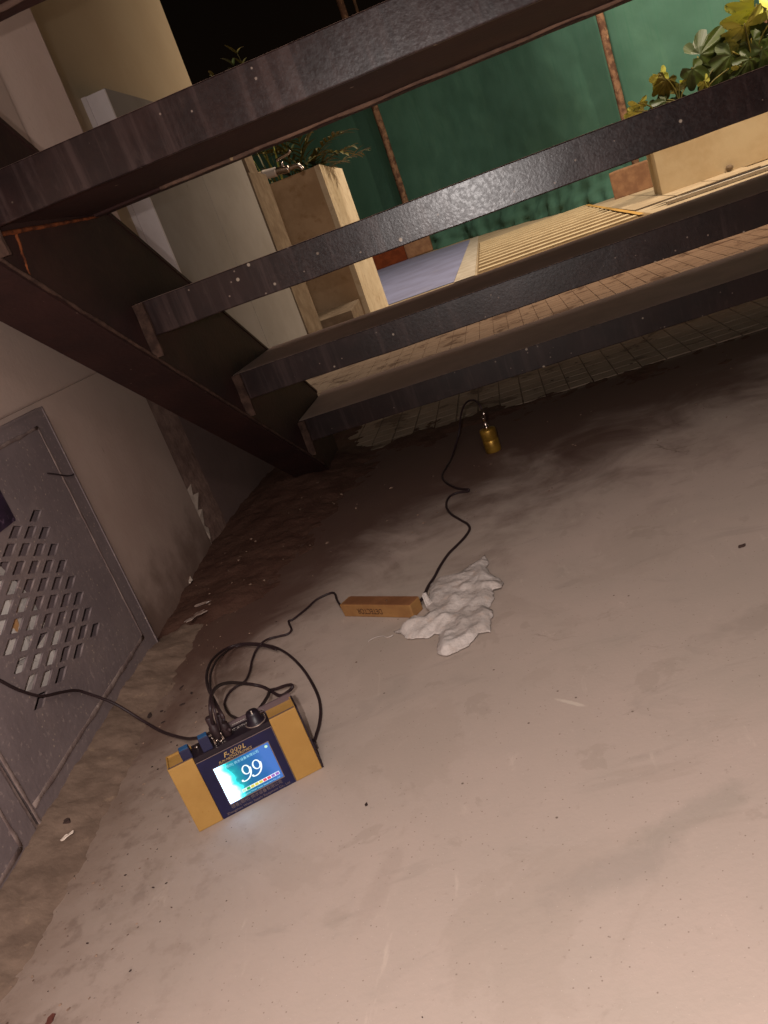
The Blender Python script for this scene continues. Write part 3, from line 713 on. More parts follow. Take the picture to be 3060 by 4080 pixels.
# wrappers seen through the slots
def wrapper(name, pts, label, seed):
    rr = random.Random(seed); bm = bmesh.new()
    cx = sum(p[0] for p in pts)/len(pts); cz = sum(p[1] for p in pts)/len(pts)
    c = bm.verts.new((cx-.015, cz-.004, -.006)); vs = [bm.verts.new((x-.015, z-.004, -.014+rr.uniform(0, .008))) for x, z in pts]
    mids = [bm.verts.new(((x+cx)/2-.015, (z+cz)/2-.004, -.009+rr.uniform(-.004, .004))) for x, z in pts]
    n = len(vs)
    for k in range(n):
        bm.faces.new((vs[k], vs[(k+1) % n], mids[(k+1) % n], mids[k])); bm.faces.new((mids[k], mids[(k+1) % n], c))
    bm.transform(MW); return bm_obj(name, bm, PAPER, label=label, category='wrapper')
wrapper('plastic_wrapper', [(.66, .215), (.70, .285), (.78, .275), (.80, .18), (.72, .16), (.665, .175)], 'white printed wrapper showing through the middle slots of the vented door', 1)
wrapper('plastic_wrapper', [(.64, .145), (.66, .168), (.72, .158), (.79, .178), (.80, .125), (.70, .112)], 'white crumpled wrapper showing through the lowest slots of the vented door', 2)

# ------------------------------------------------------------------ display box
AN = math.radians(26.354)
dev = thing('leak_detector', 'mustard yellow and navy instrument box with a glowing blue screen reading 99', 'instrument', (-.446, .6331, 0), AN)
Wd, Hd, Dp = .1375, .0787, .0285
box('core', (.0015, .0012, .001), (Wd-.0015, Dp-.001, .0735), blk, dev)
def cover(u0, u1, outer):
    bm = bmesh.new()
    add_box(bm, (u0, -.0012, .0004), (u1, .0009, Hd), bevel=.0009)           # front
    add_box(bm, (u0, Dp-.0009, .0004), (u1, Dp+.0006, Hd-.001))              # back
    add_box(bm, (u0+.0004, .0032, .0736), (u1-.0004, Dp-.0012, .0758))       # recessed top
    if outer < 0: add_box(bm, (u0-.0002, .001, .0004), (u0+.0012, Dp-.001, Hd-.0004))
    else: add_box(bm, (u1-.0012, .001, .0004), (u1+.0002, Dp-.001, Hd-.0004))
    return bm_obj('side_cover', bm, YEL, dev)
cover(0, .0262, -1); cover(.1085, Wd, 1)
for a, b in ((.0005, .0258), (.109, Wd-.0005)):
    box('lip', (a, .0011, .0762), (b, .0030, .0784), grey, dev)  # grey bar: shade of the recess put into its colour
box('side_edge', (Wd+.0003, -.0005, .0004), (Wd+.0022, Dp, Hd-.001), mat=blk, parent=dev)
box('front_panel', (.0266, -.0006, .0004), (.1081, .0011, .0712), nav, dev)
box('shoulder', (.0266, .0001, .0714), (.1081, .004, .0772), blk, dev)
box('top_plate', (.0266, .0042, .0737), (.1081, Dp-.001, .0768), blk, dev)
box('gold_line', (.0266, -.0011, .0709), (.1081, -.0007, .0714), rim, dev)
box('gold_line', (.1077, -.0011, .001), (.1081, -.0007, .0707), rim, dev)
# screen: x .039-.0985, z .0128-.0572
SX0, SX1, SZ0, SZ1 = .0393, .0985, .0130, .0570
bz = bmesh.new()
for lo, hi in (((SX0-.0009, -.0014, SZ0-.0009), (SX1+.0009, -.0007, SZ0-.0002)), ((SX0-.0009, -.0014, SZ1+.0002), (SX1+.0009, -.0007, SZ1+.0009)),
               ((SX0-.0009, -.0014, SZ0-.0002), (SX0-.0002, -.0007, SZ1+.0002)), ((SX1+.0002, -.0014, SZ0-.0002), (SX1+.0009, -.0007, SZ1+.0002))):
    add_box(bz, lo, hi)
bm_obj('screen_rim', bz, rim, dev)
bm = bmesh.new(); vs = [bm.verts.new(q) for q in ((0, 0, 0), (1, 0, 0), (1, 1, 0), (0, 1, 0))]; bm.faces.new(vs)
me = bpy.data.meshes.new('screen'); bm.to_mesh(me); bm.free()
scr = link('screen', me, dev, sc)
scr.rotation_euler = (math.radians(90), 0, 0); scr.location = (SX0, -.0009, SZ0); scr.scale = (SX1-SX0, SZ1-SZ0, 1)
def FM(x, z, y=-.00125, rx=90, rz=0): return Matrix.Translation((x, y, z)) @ Matrix.Rotation(math.radians(rx), 4, 'X') @ Matrix.Rotation(rz, 4, 'Z')
# serif digit nine drawn as an outline with a counter
def nine(cx, cz, h):
    w = h*.5; ro = h*.30
    def E_(cx_, cz_, a, b, n=28, t0=0, t1=2*math.pi): return [(cx_+a*math.cos(t0+(t1-t0)*k/n), cz_+b*math.sin(t0+(t1-t0)*k/n)) for k in range(n+1)]
    cyy = cz+h*.18
    outer = E_(cx, cyy, w*.52, h*.33, 36)[:-1]
    inner = E_(cx-.0*w, cyy, w*.33, h*.27, 30)[:-1]
    tail = []
    for k in range(19):          # tail: from the right side of the bowl down to the lower left
        u = k/18; q = math.radians(5-118*u)
        tail.append((cx-w*.55+w*1.07*math.cos(q)*1.0, cyy+h*.68*math.sin(q)))
    o, i_ = [], []
    for k, p_ in enumerate(tail):
        u = k/18; a = tail[max(k-1, 0)]; b = tail[min(k+1, 18)]; dx, dz = b[0]-a[0], b[1]-a[1]; L_ = math.hypot(dx, dz)
        th = h*(.055-.025*u); o.append((p_[0]-dz/L_*th, p_[1]+dx/L_*th)); i_.append((p_[0]+dz/L_*th, p_[1]-dx/L_*th))
    e = tail[-1]
    ball = E_(e[0]+h*.03, e[1]+h*.045, h*.065, h*.065, 14)[:-1]
    return [outer, inner], [o+i_[::-1]], [ball]
def nine_part(name, cx, cz, h, mat, y, mtx=None):
    a, b, c = nine(0, 0, h)
    g_ = bmesh.new()
    for L_ in (a, b, c):
        o = curve_mesh('tmpn', L_, mat, None, ext=.00006); g_.from_mesh(o.data); m0 = o.data
        bpy.data.objects.remove(o); bpy.data.meshes.remove(m0)
    g_.transform(FM(cx, cz, y) @ (mtx or Matrix.Identity(4)))
    return bm_obj(name, g_, mat, dev)
nine_part('digit', .0676, .0372, .0168, LW, -.0012); nine_part('digit', .0790, .0372, .0168, LW, -.0012)
text('screen_title', '(郑州) 供水设备有限公司', .0036, LT, dev, FM(.0683, .0528), width=.036)
text('screen_footer', 'Zhengzhou Water Supply Equipment Co., Ltd', .0022, LT, dev, FM(.0735, .0150), width=.043)
u0 = .0545
for k, m_ in enumerate((LGR, LG, LY, LY, LY, LR, LR, LP, LP)):
    x = .0553+k*.00455
    box('bar_cell', (x-.0002, -.00112, .0179), (x+.0045, -.00102, .0216), LW, dev)
    box('bar_cell', (x+.0002, -.00125, .0183), (x+.0041, -.00114, .0212), m_, dev)
lz = bmesh.new()
for lo, hi in (((.0393, 0, .0412), (.0462, 0, .0424)), ((.0400, 0, .0372), (.0448, 0, .0384))):
    add_box(lz, (lo[0], -.00122, lo[2]), (hi[0], -.00112, hi[2]))
bm_obj('screen_mark', lz, LW, dev)
bm = bmesh.new(); bmesh.ops.create_circle(bm, cap_ends=True, radius=.0016, segments=14); bm.transform(FM(.0950, .0535)); bm_obj('status_dot', bm, LGR, dev)
SH = Matrix(((1, .25, 0, 0), (0, 1, 0, 0), (0, 0, 1, 0), (0, 0, 0, 1)))
text('lettering', 'F-', .0072, gold, dev, FM(.0563, .0655, -.0009), shear=.3, bold=.00012)
for k in range(3): nine_part('lettering', .0628+k*.0042, .0655, .0058, gold, -.0009, SH)
text('lettering', 'L', .0070, gold, dev, FM(.0752, .0655, -.0009), shear=.3, bold=.00012)
text('lettering', 'SUN MECHATRONICS', .0038, gold, dev, FM(.0640, .0603, -.0009), shear=.3, width=.036)
text('lettering', '德普(郑州) 供水设备有限公司', .0050, goldd, dev, FM(.0668, .0086, -.0009), width=.056)
text('lettering', 'Zhengzhou Water Supply Equipment Co., Ltd', .0036, goldd, dev, FM(.0668, .0036, -.0009), width=.070)
# controls on top
def button(x, y, h):
    b = box('button', (x-.0052, y-.0045, .0770), (x+.0052, y+.0045, .0770+h), btns, dev, bevel=.0008)
    bm = bmesh.new(); add_box(bm, (x-.0046, y-.0039, .0770+h-.0002), (x+.0046, y+.0039, .0770+h+.0004), bevel=.0003); bm_obj('button_cap', bm, btn, b)
button(.0216, .0070, .0125); button(.0430, .0060, .0160)
for x, y in ((.0325, .0185), (.0535, .0120), (.0575, .0070)):
    lathe('jack_socket', [(.0024, 0), (.0024, .0016), (.0019, .0022), (.0008, .0022)], steel, dev, Matrix.Translation((x, y, .0769)), 14)
def lever(x, y):
    b = lathe('toggle_switch', [(.0022, 0), (.0022, .002), (.0012, .003), (.0009, .008), (.0012, .010)], steel, dev, Matrix.Translation((x, y, .0769)) @ Matrix.Rotation(.3, 4, 'X'), 12)
lever(.0510, .0080); lever(.0605, .0095)
lathe('knob', [(.0098, 0), (.0102, .001), (.0095, .0022), (.0072, .003), (.0068, .011), (.0058, .013), (.002, .0134)], blk, dev, Matrix.Translation((.0960, .0120, .0769)), 30)
box('knob_pointer', (.0955, .0050, .0899), (.0966, .0112, .0909), chip, dev)
lathe('knob_ring', [(.0108, 0), (.0112, .0006), (.0106, .0012)], rim, dev, Matrix.Translation((.0960, .0120, .0768)), 30)
box('rear_rail', (.0690, Dp-.0045, .0790), (Wd-.03, Dp-.0036, .0798), steel, dev)
box('rear_guard', (.0690, Dp-.0030, .0735), (Wd+.0010, Dp-.0010, .0822), grey, dev)
box('guard_block', (.1020, .0150, .0769), (.1066, .0190, .0800), steel, dev)
# right side foot stub
box('side_catch', (Wd+.0022, .010, .018), (Wd+.0045, .017, .026), blk, dev)

# ------------------------------------------------------------------ cables
def plug(x, y, z, tx, ty, tz, name, label):
    pass
CAB_A = [(-0.4034, 0.6729, 0.095), (-0.392, 0.6616, 0.115), (-0.3946, 0.6764, 0.12), (-0.4078, 0.7116, 0.11), (-0.4252, 0.7587, 0.09), (-0.4341, 0.7972, 0.07), (-0.4359, 0.8271, 0.05), (-0.4309, 0.8442, 0.035), (-0.4189, 0.8414, 0.03), (-0.4032, 0.8252, 0.03), (-0.3839, 0.8013, 0.035), (-0.3701, 0.7978, 0.04), (-0.3628, 0.7963, 0.045), (-0.366, 0.8022, 0.045), (-0.3784, 0.8126, 0.04), (-0.3933, 0.8196, 0.035), (-0.4057, 0.8286, 0.03), (-0.3926, 0.7896, 0.045), (-0.3808, 0.7502, 0.06), (-0.3699, 0.7124, 0.075)]
CAB_B = [(-0.3807, 0.6596, 0.095), (-0.3773, 0.6529, 0.11), (-0.3836, 0.6625, 0.115), (-0.4017, 0.6936, 0.11), (-0.4358, 0.7522, 0.09), (-0.4703, 0.8161, 0.07), (-0.5015, 0.8818, 0.05), (-0.5278, 0.9487, 0.03), (-0.54, 0.9993, 0.015), (-0.5382, 1.0302, 0.006), (-0.5207, 1.0356, 0.004), (-0.496, 1.0261, 0.004), (-0.4722, 1.0108, 0.004), (-0.4476, 0.9899, 0.004), (-0.4213, 0.9583, 0.004), (-0.3935, 0.9152, 0.004), (-0.3703, 0.871, 0.004), (-0.3533, 0.8321, 0.004), (-0.344, 0.8008, 0.004), (-0.34, 0.7733, 0.004), (-0.3396, 0.7527, 0.004), (-0.3402, 0.7345, 0.004), (-0.3438, 0.724, 0.004)]
CAB_B2 = [(-0.3968, 0.6691, 0.09), (-0.3813, 0.6506, 0.12), (-0.403, 0.6956, 0.115), (-0.4471, 0.7814, 0.085), (-0.4824, 0.8554, 0.06), (-0.5132, 0.9343, 0.035), (-0.5252, 0.9845, 0.02), (-0.5266, 1.0216, 0.008), (-0.5129, 1.0258, 0.006), (-0.4894, 1.0106, 0.009), (-0.466, 0.9956, 0.009), (-0.4439, 0.9761, 0.009)]
CAB_D = [(-0.3705, 0.6965, 0.078), (-0.3847, 0.7096, 0.07), (-0.4081, 0.7373, 0.055), (-0.437, 0.7782, 0.035), (-0.4632, 0.8175, 0.018), (-0.4832, 0.8506, 0.008), (-0.4939, 0.8738, 0.004), (-0.4954, 0.8938, 0.004), (-0.4893, 0.9085, 0.004), (-0.4789, 0.9159, 0.004), (-0.4767, 0.9269, 0.004), (-0.4782, 0.9457, 0.004), (-0.4831, 0.9732, 0.004), (-0.4847, 1.0003, 0.004), (-0.4767, 1.0121, 0.008), (-0.471, 1.0283, 0.004), (-0.4562, 1.03, 0.003), (-0.4425, 1.0298, 0.003), (-0.4388, 1.0412, 0.003), (-0.4507, 1.0719, 0.003), (-0.4436, 1.0759, 0.003), (-0.4271, 1.1016, 0.003), (-0.4158, 1.1246, 0.003), (-0.3947, 1.1353, 0.003), (-0.3828, 1.1214, 0.006), (-0.372, 1.0876, 0.01), (-0.3580, 1.0530, 0.012)]
CAB_E = [(-0.3827, 0.6642, 0.088), (-0.4144, 0.6937, 0.075), (-0.4515, 0.7276, 0.05), (-0.487, 0.7624, 0.03), (-0.5194, 0.7951, 0.014), (-0.5689, 0.8356, 0.006), (-0.6080, 0.8640, 0.014), (-0.6380, 0.8700, 0.045), (-0.6540, 0.8560, 0.074), (-0.6574, 0.8422, 0.0899), (-0.6548, 0.8129, 0.1063), (-0.6519, 0.7816, 0.1218), (-0.6504, 0.7647, 0.1342), (-0.6484, 0.7427, 0.1571), (-0.6469, 0.7259, 0.1795), (-0.6454, 0.7102, 0.2011), (-0.6399, 0.6826, 0.2311)]
CAB_S = [(-0.2380, 0.9960, 0.012), (-0.2303, 1.0157, 0.010), (-0.2271, 1.0625, 0.004), (-0.2198, 1.0904, 0.003), (-0.2119, 1.1265, 0.003), (-0.2004, 1.1628, 0.003), (-0.1864, 1.1889, 0.003), (-0.175, 1.2122, 0.003), (-0.1678, 1.2396, 0.003), (-0.1721, 1.2644, 0.003), (-0.1862, 1.2952, 0.003), (-0.2038, 1.3362, 0.003), (-0.2136, 1.3796, 0.003), (-0.2113, 1.4203, 0.003), (-0.1969, 1.4356, 0.003), (-0.1745, 1.4273, 0.003), (-0.1730, 1.4290, 0.006), (-0.1903, 1.4538, 0.003), (-0.2095, 1.4897, 0.003), (-0.2259, 1.5362, 0.003), (-0.2299, 1.5737, 0.003), (-0.2222, 1.62, 0.003), (-0.2136, 1.6652, 0.004), (-0.1997, 1.7077, 0.02), (-0.1867, 1.7268, 0.04), (-0.1739, 1.7184, 0.07), (-0.1606, 1.7056, 0.092), (-0.1462, 1.6885, 0.105), (-0.1306, 1.6588, 0.11), (-0.1215, 1.6350, 0.104), (-0.1195, 1.6280, 0.094)]
def cable(name, pts, r, label, plugs=()):
    e = thing(name, label, 'cable', pts[0])
    off = Matrix.Translation(-Vector(pts[0]))
    bm = bmesh.new(); add_tube(bm, smooth_path(pts, 5), r, 10); bm.transform(off); bm_obj('cord', bm, rub, e, smooth=True)
    for a, b, rr, nm, mt in plugs:
        bm = bmesh.new(); a = Vector(a); b = Vector(b)
        add_tube(bm, [a, a.lerp(b, .04), a.lerp(b, .55), a.lerp(b, .6), a.lerp(b, .96), b], lambda u: rr*(1 if u < .5 else .78) if 0 < u < 1 else rr*.7, 14)
        bm.transform(off); bm_obj(nm, bm, mt, e, smooth=True)
    return e
DEVM = Matrix.Translation((-.446, .6331, 0)) @ Matrix.Rotation(AN, 4, 'Z')
def D(x, y, z): return tuple(DEVM @ Vector((x, y, z)))
A0 = D(.0560, .0150, .0772); B0 = D(.0665, .0120, .0772)
cable('black_cable', [D(.0560, .0150, .092)]+CAB_A[1:], .0020, 'thick black cable arching from the instrument and curling back to its round knob', [(A0, D(.0555, .0140, .104), .0050, 'plug', rub)])
cable('black_cable', [D(.0665, .0120, .092)]+CAB_B[1:], .0019, 'black cable forming the biggest loop around the back of the instrument', [(B0, D(.0655, .0110, .104), .0046, 'plug', rub)])
cable('black_cable', [D(.0585, .0190, .0775)]+CAB_B2[1:], .0015, 'thinner black lead running beside the big loop on its inner left')
cable('black_cable', CAB_D, .0016, 'thin black lead from the round knob to the ochre inline case, kinked midway')
cable('black_cable', CAB_E, .0019, 'long black cable crossing in front of the vented cabinet to the left edge')
cable('black_cable', CAB_S, .0021, 'wavy black lead from the ochre case up to the brass sensor', [((-.1180, 1.6275, .088), (-.1190, 1.6278, .0745), .0032, 'ferrule', steel)])

# ------------------------------------------------------------------ brass sensor
sen = thing('brass_sensor', 'brass cylinder sensor standing on the floor under the stairs with a steel stem on top', 'sensor', (-.1221, 1.6386, 0))
lathe('lower_barrel', [(.0150, 0), (.0164, .002), (.0164, .026), (.0156, .0272)], brs, sen)
lathe('upper_barrel', [(.0156, .0274), (.0166, .0285), (.0170, .046), (.0160, .0495), (.0110, .0515)], brs, sen)
lathe('stem', [(.0060, .0516), (.0060, .0555), (.0044, .0562), (.0044, .070), (.0052, .0705), (.0052, .0755), (.003, .076)], steel, sen, seg=18)

# ------------------------------------------------------------------ ochre inline case
ia = math.atan2(1.0001-1.0431, -.2781+.3548)
case = thing('inline_case', 'flat ochre case lettered DETECTOR upside down, half under the white rag', 'electronics case', (-.3548, 1.0431, 0), math.radians(-29))
CL, CD, CH = .131, .0240, .0205
bm = bmesh.new(); add_box(bm, (0, 0, .0003), (CL, CD, CH-.0006), bevel=.0012)
for v in bm.verts:
    if v.co.x < .01 and v.co.z > .01: v.co.x -= .002
    if v.co.x > CL-.004: v.co.x += -.004*((v.co.y-CD/2)/(CD/2))**2
bm_obj('shell', bm, mudy, case)
box('lid', (.003, .0012, CH-.0005), (CL-.004, CD-.001, CH+.0004), mudt, case, bevel=.0003)
text('lettering', 'DETECTOR', .0125, txtb, case, Matrix.Translation((.052, -.0003, .0103)) @ Matrix.Rotation(math.radians(90), 4, 'X') @ Matrix.Rotation(math.pi, 4, 'Z'), width=.046)
lathe('screw', [(.0012, 0), (.0012, .0004), (.0006, .0006)], steel, case, Matrix.Translation((.079, .012, CH+.0004)), 10)
lathe('grommet', [(.0028, 0), (.0028, .003), (.0020, .006)], rub, case, Matrix.Translation((.0, .010, .012)) @ Matrix.Rotation(-math.pi/2, 4, 'Y'), 12)

# ------------------------------------------------------------------ white rag
RAGO = [(-0.142, 1.1196), (-0.1364, 1.0916), (-0.1394, 1.0752), (-0.1345, 1.0494), (-0.1208, 1.0265), (-0.1164, 1.0051), (-0.1193, 0.9953), (-0.1308, 0.995), (-0.1301, 0.9724), (-0.1374, 0.9507), (-0.1316, 0.9351), (-0.1348, 0.9167), (-0.1351, 0.886), (-0.1504, 0.8898), (-0.1635, 0.8668), (-0.1748, 0.8614), (-0.1897, 0.8542), (-0.2014, 0.8596), (-0.2041, 0.8751), (-0.2021, 0.9114), (-0.2106, 0.9194), (-0.2182, 0.9115), (-0.2476, 0.9218), (-0.2553, 0.9374), (-0.2684, 0.9519), (-0.2598, 0.9501), (-0.2459, 0.9597), (-0.2223, 0.9557), (-0.2170, 0.970), (-0.2246, 0.9873), (-0.2238, 1.0676), (-0.2131, 1.0815), (-0.1875, 1.0764), (-0.1673, 1.0952), (-0.149, 1.1104)]
def seg_d(p, a, b):
    a = Vector(a); b = Vector(b); p = Vector(p); t_ = max(0, min(1, (p-a).dot(b-a)/max(1e-9, (b-a).length_squared))); return (p-(a+(b-a)*t_)).length, t_
RID = [((-.2185, 1.0457), (-.1709, 1.0179), .010, .007), ((-.1709, 1.0179), (-.1418, 1.0009), .016, .005), ((-.1418, 1.0009), (-.120, .998), .013, .006),
       ((-.1662, .9482), (-.1408, .9865), .013, .006), ((-.1662, .9482), (-.1723, .9106), .012, .006), ((-.1452, 1.09), (-.1450, 1.02), .014, .006),
       ((-.2531, .9656), (-.195, .945), .015, .008), ((-.195, .945), (-.1687, .9247), .012, .006), ((-.1957, .903), (-.1920, .865), .012, .007),
       ((-.1601, .889), (-.1700, .9200), .010, .005), ((-.1400, .930), (-.150, .968), .010, .005), ((-.207, 1.02), (-.180, .985), .012, .006),
       ((-.223, .955), (-.255, .945), .010, .004), ((-.205, 1.065), (-.165, 1.06), .009, .005), ((-.180, 1.0), (-.20, .962), .012, .005), ((-.150, .905), (-.138, .935), .009, .005)]
def inside(p, poly):
    c = False; x, y = p; j = len(poly)-1
    for i in range(len(poly)):
        if (poly[i][1] > y) != (poly[j][1] > y) and x < (poly[j][0]-poly[i][0])*(y-poly[i][1])/(poly[j][1]-poly[i][1])+poly[i][0]: c = not c
        j = i
    return c
out = []
for k in range(len(RAGO)):
    a = Vector(RAGO[k]); b = Vector(RAGO[(k+1) % len(RAGO)]); m_ = max(2, int((b-a).length/.003))
    for q in range(m_):
        p = a.lerp(b, q/m_); out.append(p+Vector((noise.noise(Vector((p.x*160, p.y*160, 0))), noise.noise(Vector((p.x*160, p.y*160, 9)))))*.0022)
pts2 = list(out); st_ = .0024
x = -.272
while x < -.112:
    y = .85
    while y < 1.122:
        q = (x+random.uniform(-.0006, .0006), y+random.uniform(-.0006, .0006))
        if inside(q, out) and min((Vector(q)-o_).length for o_ in out) > .0014: pts2.append(Vector(q))
        y += st_
    x += st_
n_ = len(out)
r_ = delaunay_2d_cdt([Vector((p.x, p.y)) for p in pts2], [(k, (k+1) % n_) for k in range(n_)], [], 1, 1e-6)
rr_ = random.Random(12)
CP = [(rr_.uniform(-.28, -.105), rr_.uniform(.845, 1.125)) for _ in range(110)]
CH_ = [rr_.choice([.001, .003, .006, .010, .013]) for _ in CP]
cd_ = delaunay_2d_cdt([Vector(c_) for c_ in CP], [], [], 0, 1e-6)
def facet(p):
    for f_ in cd_[2]:
        a_, b_, c_ = [cd_[0][i_] for i_ in f_[:3]]
        den = (b_.y-c_.y)*(a_.x-c_.x)+(c_.x-b_.x)*(a_.y-c_.y)
        if abs(den) < 1e-12: continue
        l1 = ((b_.y-c_.y)*(p[0]-c_.x)+(c_.x-b_.x)*(p[1]-c_.y))/den; l2 = ((c_.y-a_.y)*(p[0]-c_.x)+(a_.x-c_.x)*(p[1]-c_.y))/den
        if l1 >= -1e-6 and l2 >= -1e-6 and l1+l2 <= 1.000001:
            h_ = [CH_[i_ % len(CH_)] for i_ in f_[:3]]; return l1*h_[0]+l2*h_[1]+(1-l1-l2)*h_[2]
    return .004
def rag_z(p):
    dmin = min(seg_d(p, RAGO[k], RAGO[(k+1) % len(RAGO)])[0] for k in range(len(RAGO)))
    e = min(1, dmin/.010); q2 = (p[0]+.004*fbm(p[0], p[1], 1, 3, 30), p[1]+.004*fbm(p[0], p[1], 6, 3, 30))
    z = .0022+.003*e+(.36*facet(q2)+.0022*abs(fbm(p[0], p[1], 4, 4, 46)))*(.35+.65*e)+.010*max(0, 1-math.hypot(p[0]+.236, p[1]-.966)/.035)
    for a, b, h, w in RID:
        d, t_ = seg_d(p, a, b); z += .22*h*math.exp(-(d/(w*1.5))**2)*(.45+.55*e)
    cre = 1-abs(fbm(p[0], p[1], 2, 3, 34)); z += (.0010*(cre-.7)+.0004*(1-abs(fbm(p[0], p[1], 7, 3, 80)))) * (.3+.7*e)
    # it lies over the case
    q = Vector((p[0], p[1], 0)) - Vector((-.3548, 1.0431, 0)); c_, s_ = math.cos(math.radians(-29)), math.sin(math.radians(-29))
    lx = q.x*c_+q.y*s_; ly = -q.x*s_+q.y*c_
    if -.006 < ly < CD+.006 and lx < CL+.008:
        z = max(z, CH+.0022)+.001
    return max(z, .0016)
bm = bmesh.new(); V = [bm.verts.new((v.x, v.y, rag_z((v.x, v.y)))) for v in r_[0]]
for f in r_[2]:
    try: bm.faces.new([V[i] for i in f])
    except ValueError: pass
bmesh.ops.recalc_face_normals(bm, faces=bm.faces[:])
if sum(f.normal.z for f in bm.faces) < 0: bmesh.ops.reverse_faces(bm, faces=bm.faces[:])
ragt = thing('white_rag', 'crumpled white cotton rag lying on the floor over the end of the ochre case', 'rag', (-.19, .98, 0))
bm.transform(Matrix.Translation((.19, -.98, 0)))
ro = bm_obj('cloth', bm, RAG, ragt, smooth=True)
sm = ro.modifiers.new('thickness', 'SOLIDIFY'); sm.thickness = .0009; sm.offset = -1
tube('loose_thread', [(-.2690+.19, .945-.98, .002), (-.2775+.19, .944-.98, .0012), (-.2860+.19, .952-.98, .0012), (-.2990+.19, .9515-.98, .0012), (-.3050+.19, .946-.98, .0012)], .0007, RAG, ragt, seg=6)

# ------------------------------------------------------------------ tall planter, tap, shrub
pl1 = thing('tall_planter', 'tall concrete planter with brown face and streaked cream side, behind the treads', 'planter', (-1.2, 5.03, 0))
box('front_face', (-.02, 0, 0), (.3395, .03, .94), PLANT1B, pl1)
bm = bmesh.new(); add_box(bm, (.34, -.003, 0), (.372, .835, .9405)); bmesh.ops.subdivide_edges(bm, edges=bm.edges[:], cuts=6, use_grid_fill=True)
for v in bm.verts: v.co += noise.noise_vector(v.co*6)*.0025
bm_obj('side_face', bm, PLANT1, pl1)
box('back_face', (-.02, .805, 0), (.3395, .835, .94), PLANT1B, pl1)
box('left_face', (-.05, 0, 0), (-.0205, .835, .94), PLANT1B, pl1)
box('soil', (-.02, .0305, .8), (.3395, .8045, .90), soil, pl1)
pb_ = thing('plinth_block', 'low concrete block at the foot of the brown planter face', 'block', (-1.13, 4.62, 0))
bm = bmesh.new(); add_box(bm, (0, 0, 0), (.27, .36, .165), bevel=.006)
for v in bm.verts:
    if v.co.y < .1 and v.co.z > .1: v.co.z -= .02
bm_obj('block', bm, CONC, pb_)
tap = thing('garden_tap', 'tan pipe with white socket and metal tap lying along the rim of the tall planter', 'tap', (-1.22, 4.95, .985))
def T(x, z, y=0): return (x+1.22, y, z-.985)
tube('pipe', [T(-1.26, 1.0), T(-1.20, .997), T(-1.14, .990)], .021, pvc, tap, seg=16)
tube('socket', [T(-1.142, .990), T(-1.10, .985), T(-1.062, .981)], .026, pvw, tap, seg=16)
tube('valve_body', [T(-1.060, .981), T(-1.03, .978), T(-.985, .970)], .021, steel, tap, seg=14)
tube('spout', [T(-.985, .970), T(-.955, .972), T(-.925, .965), T(-.912, .940)], .013, steel, tap, seg=12)
tube('handle_stem', [T(-1.02, .985), T(-1.012, 1.02)], .010, steel, tap, seg=10)
tube('handle', [T(-1.04, 1.035), T(-1.01, 1.04), T(-.965, 1.045), T(-.945, 1.058)], .009, steel, tap, seg=10)

def blade(bm, base, d, L_, w, droop, seg=8, fold=.25):
    d = Vector(d).normalized(); side = d.cross(Vector((0, 0, 1)))
    if side.length < .05: side = Vector((1, 0, 0))
    side.normalize(); prev = None; p = Vector(base); dd = d.copy()
    for k in range(seg+1):
        u = k/seg; ww = w*math.sin(math.pi*min(1, .12+.88*u))**.7*(1-u*.3) if u < 1 else 0
        a = bm.verts.new(p-side*ww+Vector((0, 0, fold*ww))); c = bm.verts.new(p); b = bm.verts.new(p+side*ww+Vector((0, 0, fold*ww)))
        if prev: bm.faces.new((prev[0], prev[1], c, a)); bm.faces.new((prev[1], prev[2], b, c))
        prev = (a, c, b); p = p+dd*(L_/seg); dd = (dd+Vector((0, 0, -droop/seg))).normalized()
def frond(parent, base, d, L_, droop, mat, n=12, lw=.012, ll=.13):
    bm = bmesh.new(); d = Vector(d).normalized(); path = []; p = Vector(base); dd = d.copy()
    for k in range(n+1):
        path.append(p.copy()); p = p+dd*(L_/n); dd = (dd+Vector((0, 0, -droop/n))).normalized()
    add_tube(bm, path, lambda u: .004*(1-.7*u), 5)
    for k in range(3, n+1):
        t_ = (path[k]-path[k-1]).normalized(); sd = t_.cross(Vector((0, 0, 1)))
        if sd.length < .05: sd = Vector((1, 0, 0))
        sd.normalize()
        for s_ in (-1, 1):
            dr_ = (t_*.7+sd*s_*random.uniform(.6, 1)+Vector((0, 0, random.uniform(-.1, .35))))
            blade(bm, path[k], dr_, ll*random.uniform(.6, 1.1)*(1-.4*abs(k/n-.5)), lw, random.uniform(.3, 1.0), 5)
    return bm_obj('frond', bm, mat, parent)
rs = random.Random(5); random.seed(11)
shrub = thing('planter_shrub', 'spiky olive shrub with drooping fronds growing in the tall planter', 'shrub', (-1.02, 5.4, .9))
for (dx, dy, dz, L_, dr_) in [(-.7, -.2, .9, .35, 1.2), (-.3, -.5, 1.1, .40, 1.5), (.1, -.4, 1.0, .42, 1.6), (.5, -.3, .7, .42, 1.2), (.9, -.1, .45, .40, .5), (.8, -.2, .9, .42, 1.6), (1.0, .2, .3, .38, .3), (.2, -.2, 1.4, .55, 1.0), (.5, .2, 1.2, .5, 1.3),
                              (-.5, -.3, .6, .34, 1.0), (-.35, .1, 1.5, .8, .4), (-.2, .1, 1.8, .82, .3), (-.45, -.1, 1.5, .78, .5), (.3, -.6, .6, .3, 1.0), (.7, -.5, .5, .3, .8)]:
    frond(shrub, (random.uniform(-.06, .08), random.uniform(-.08, .05), 0), (dx, dy, dz), L_, dr_, LFP if random.random() < .75 else LFD)
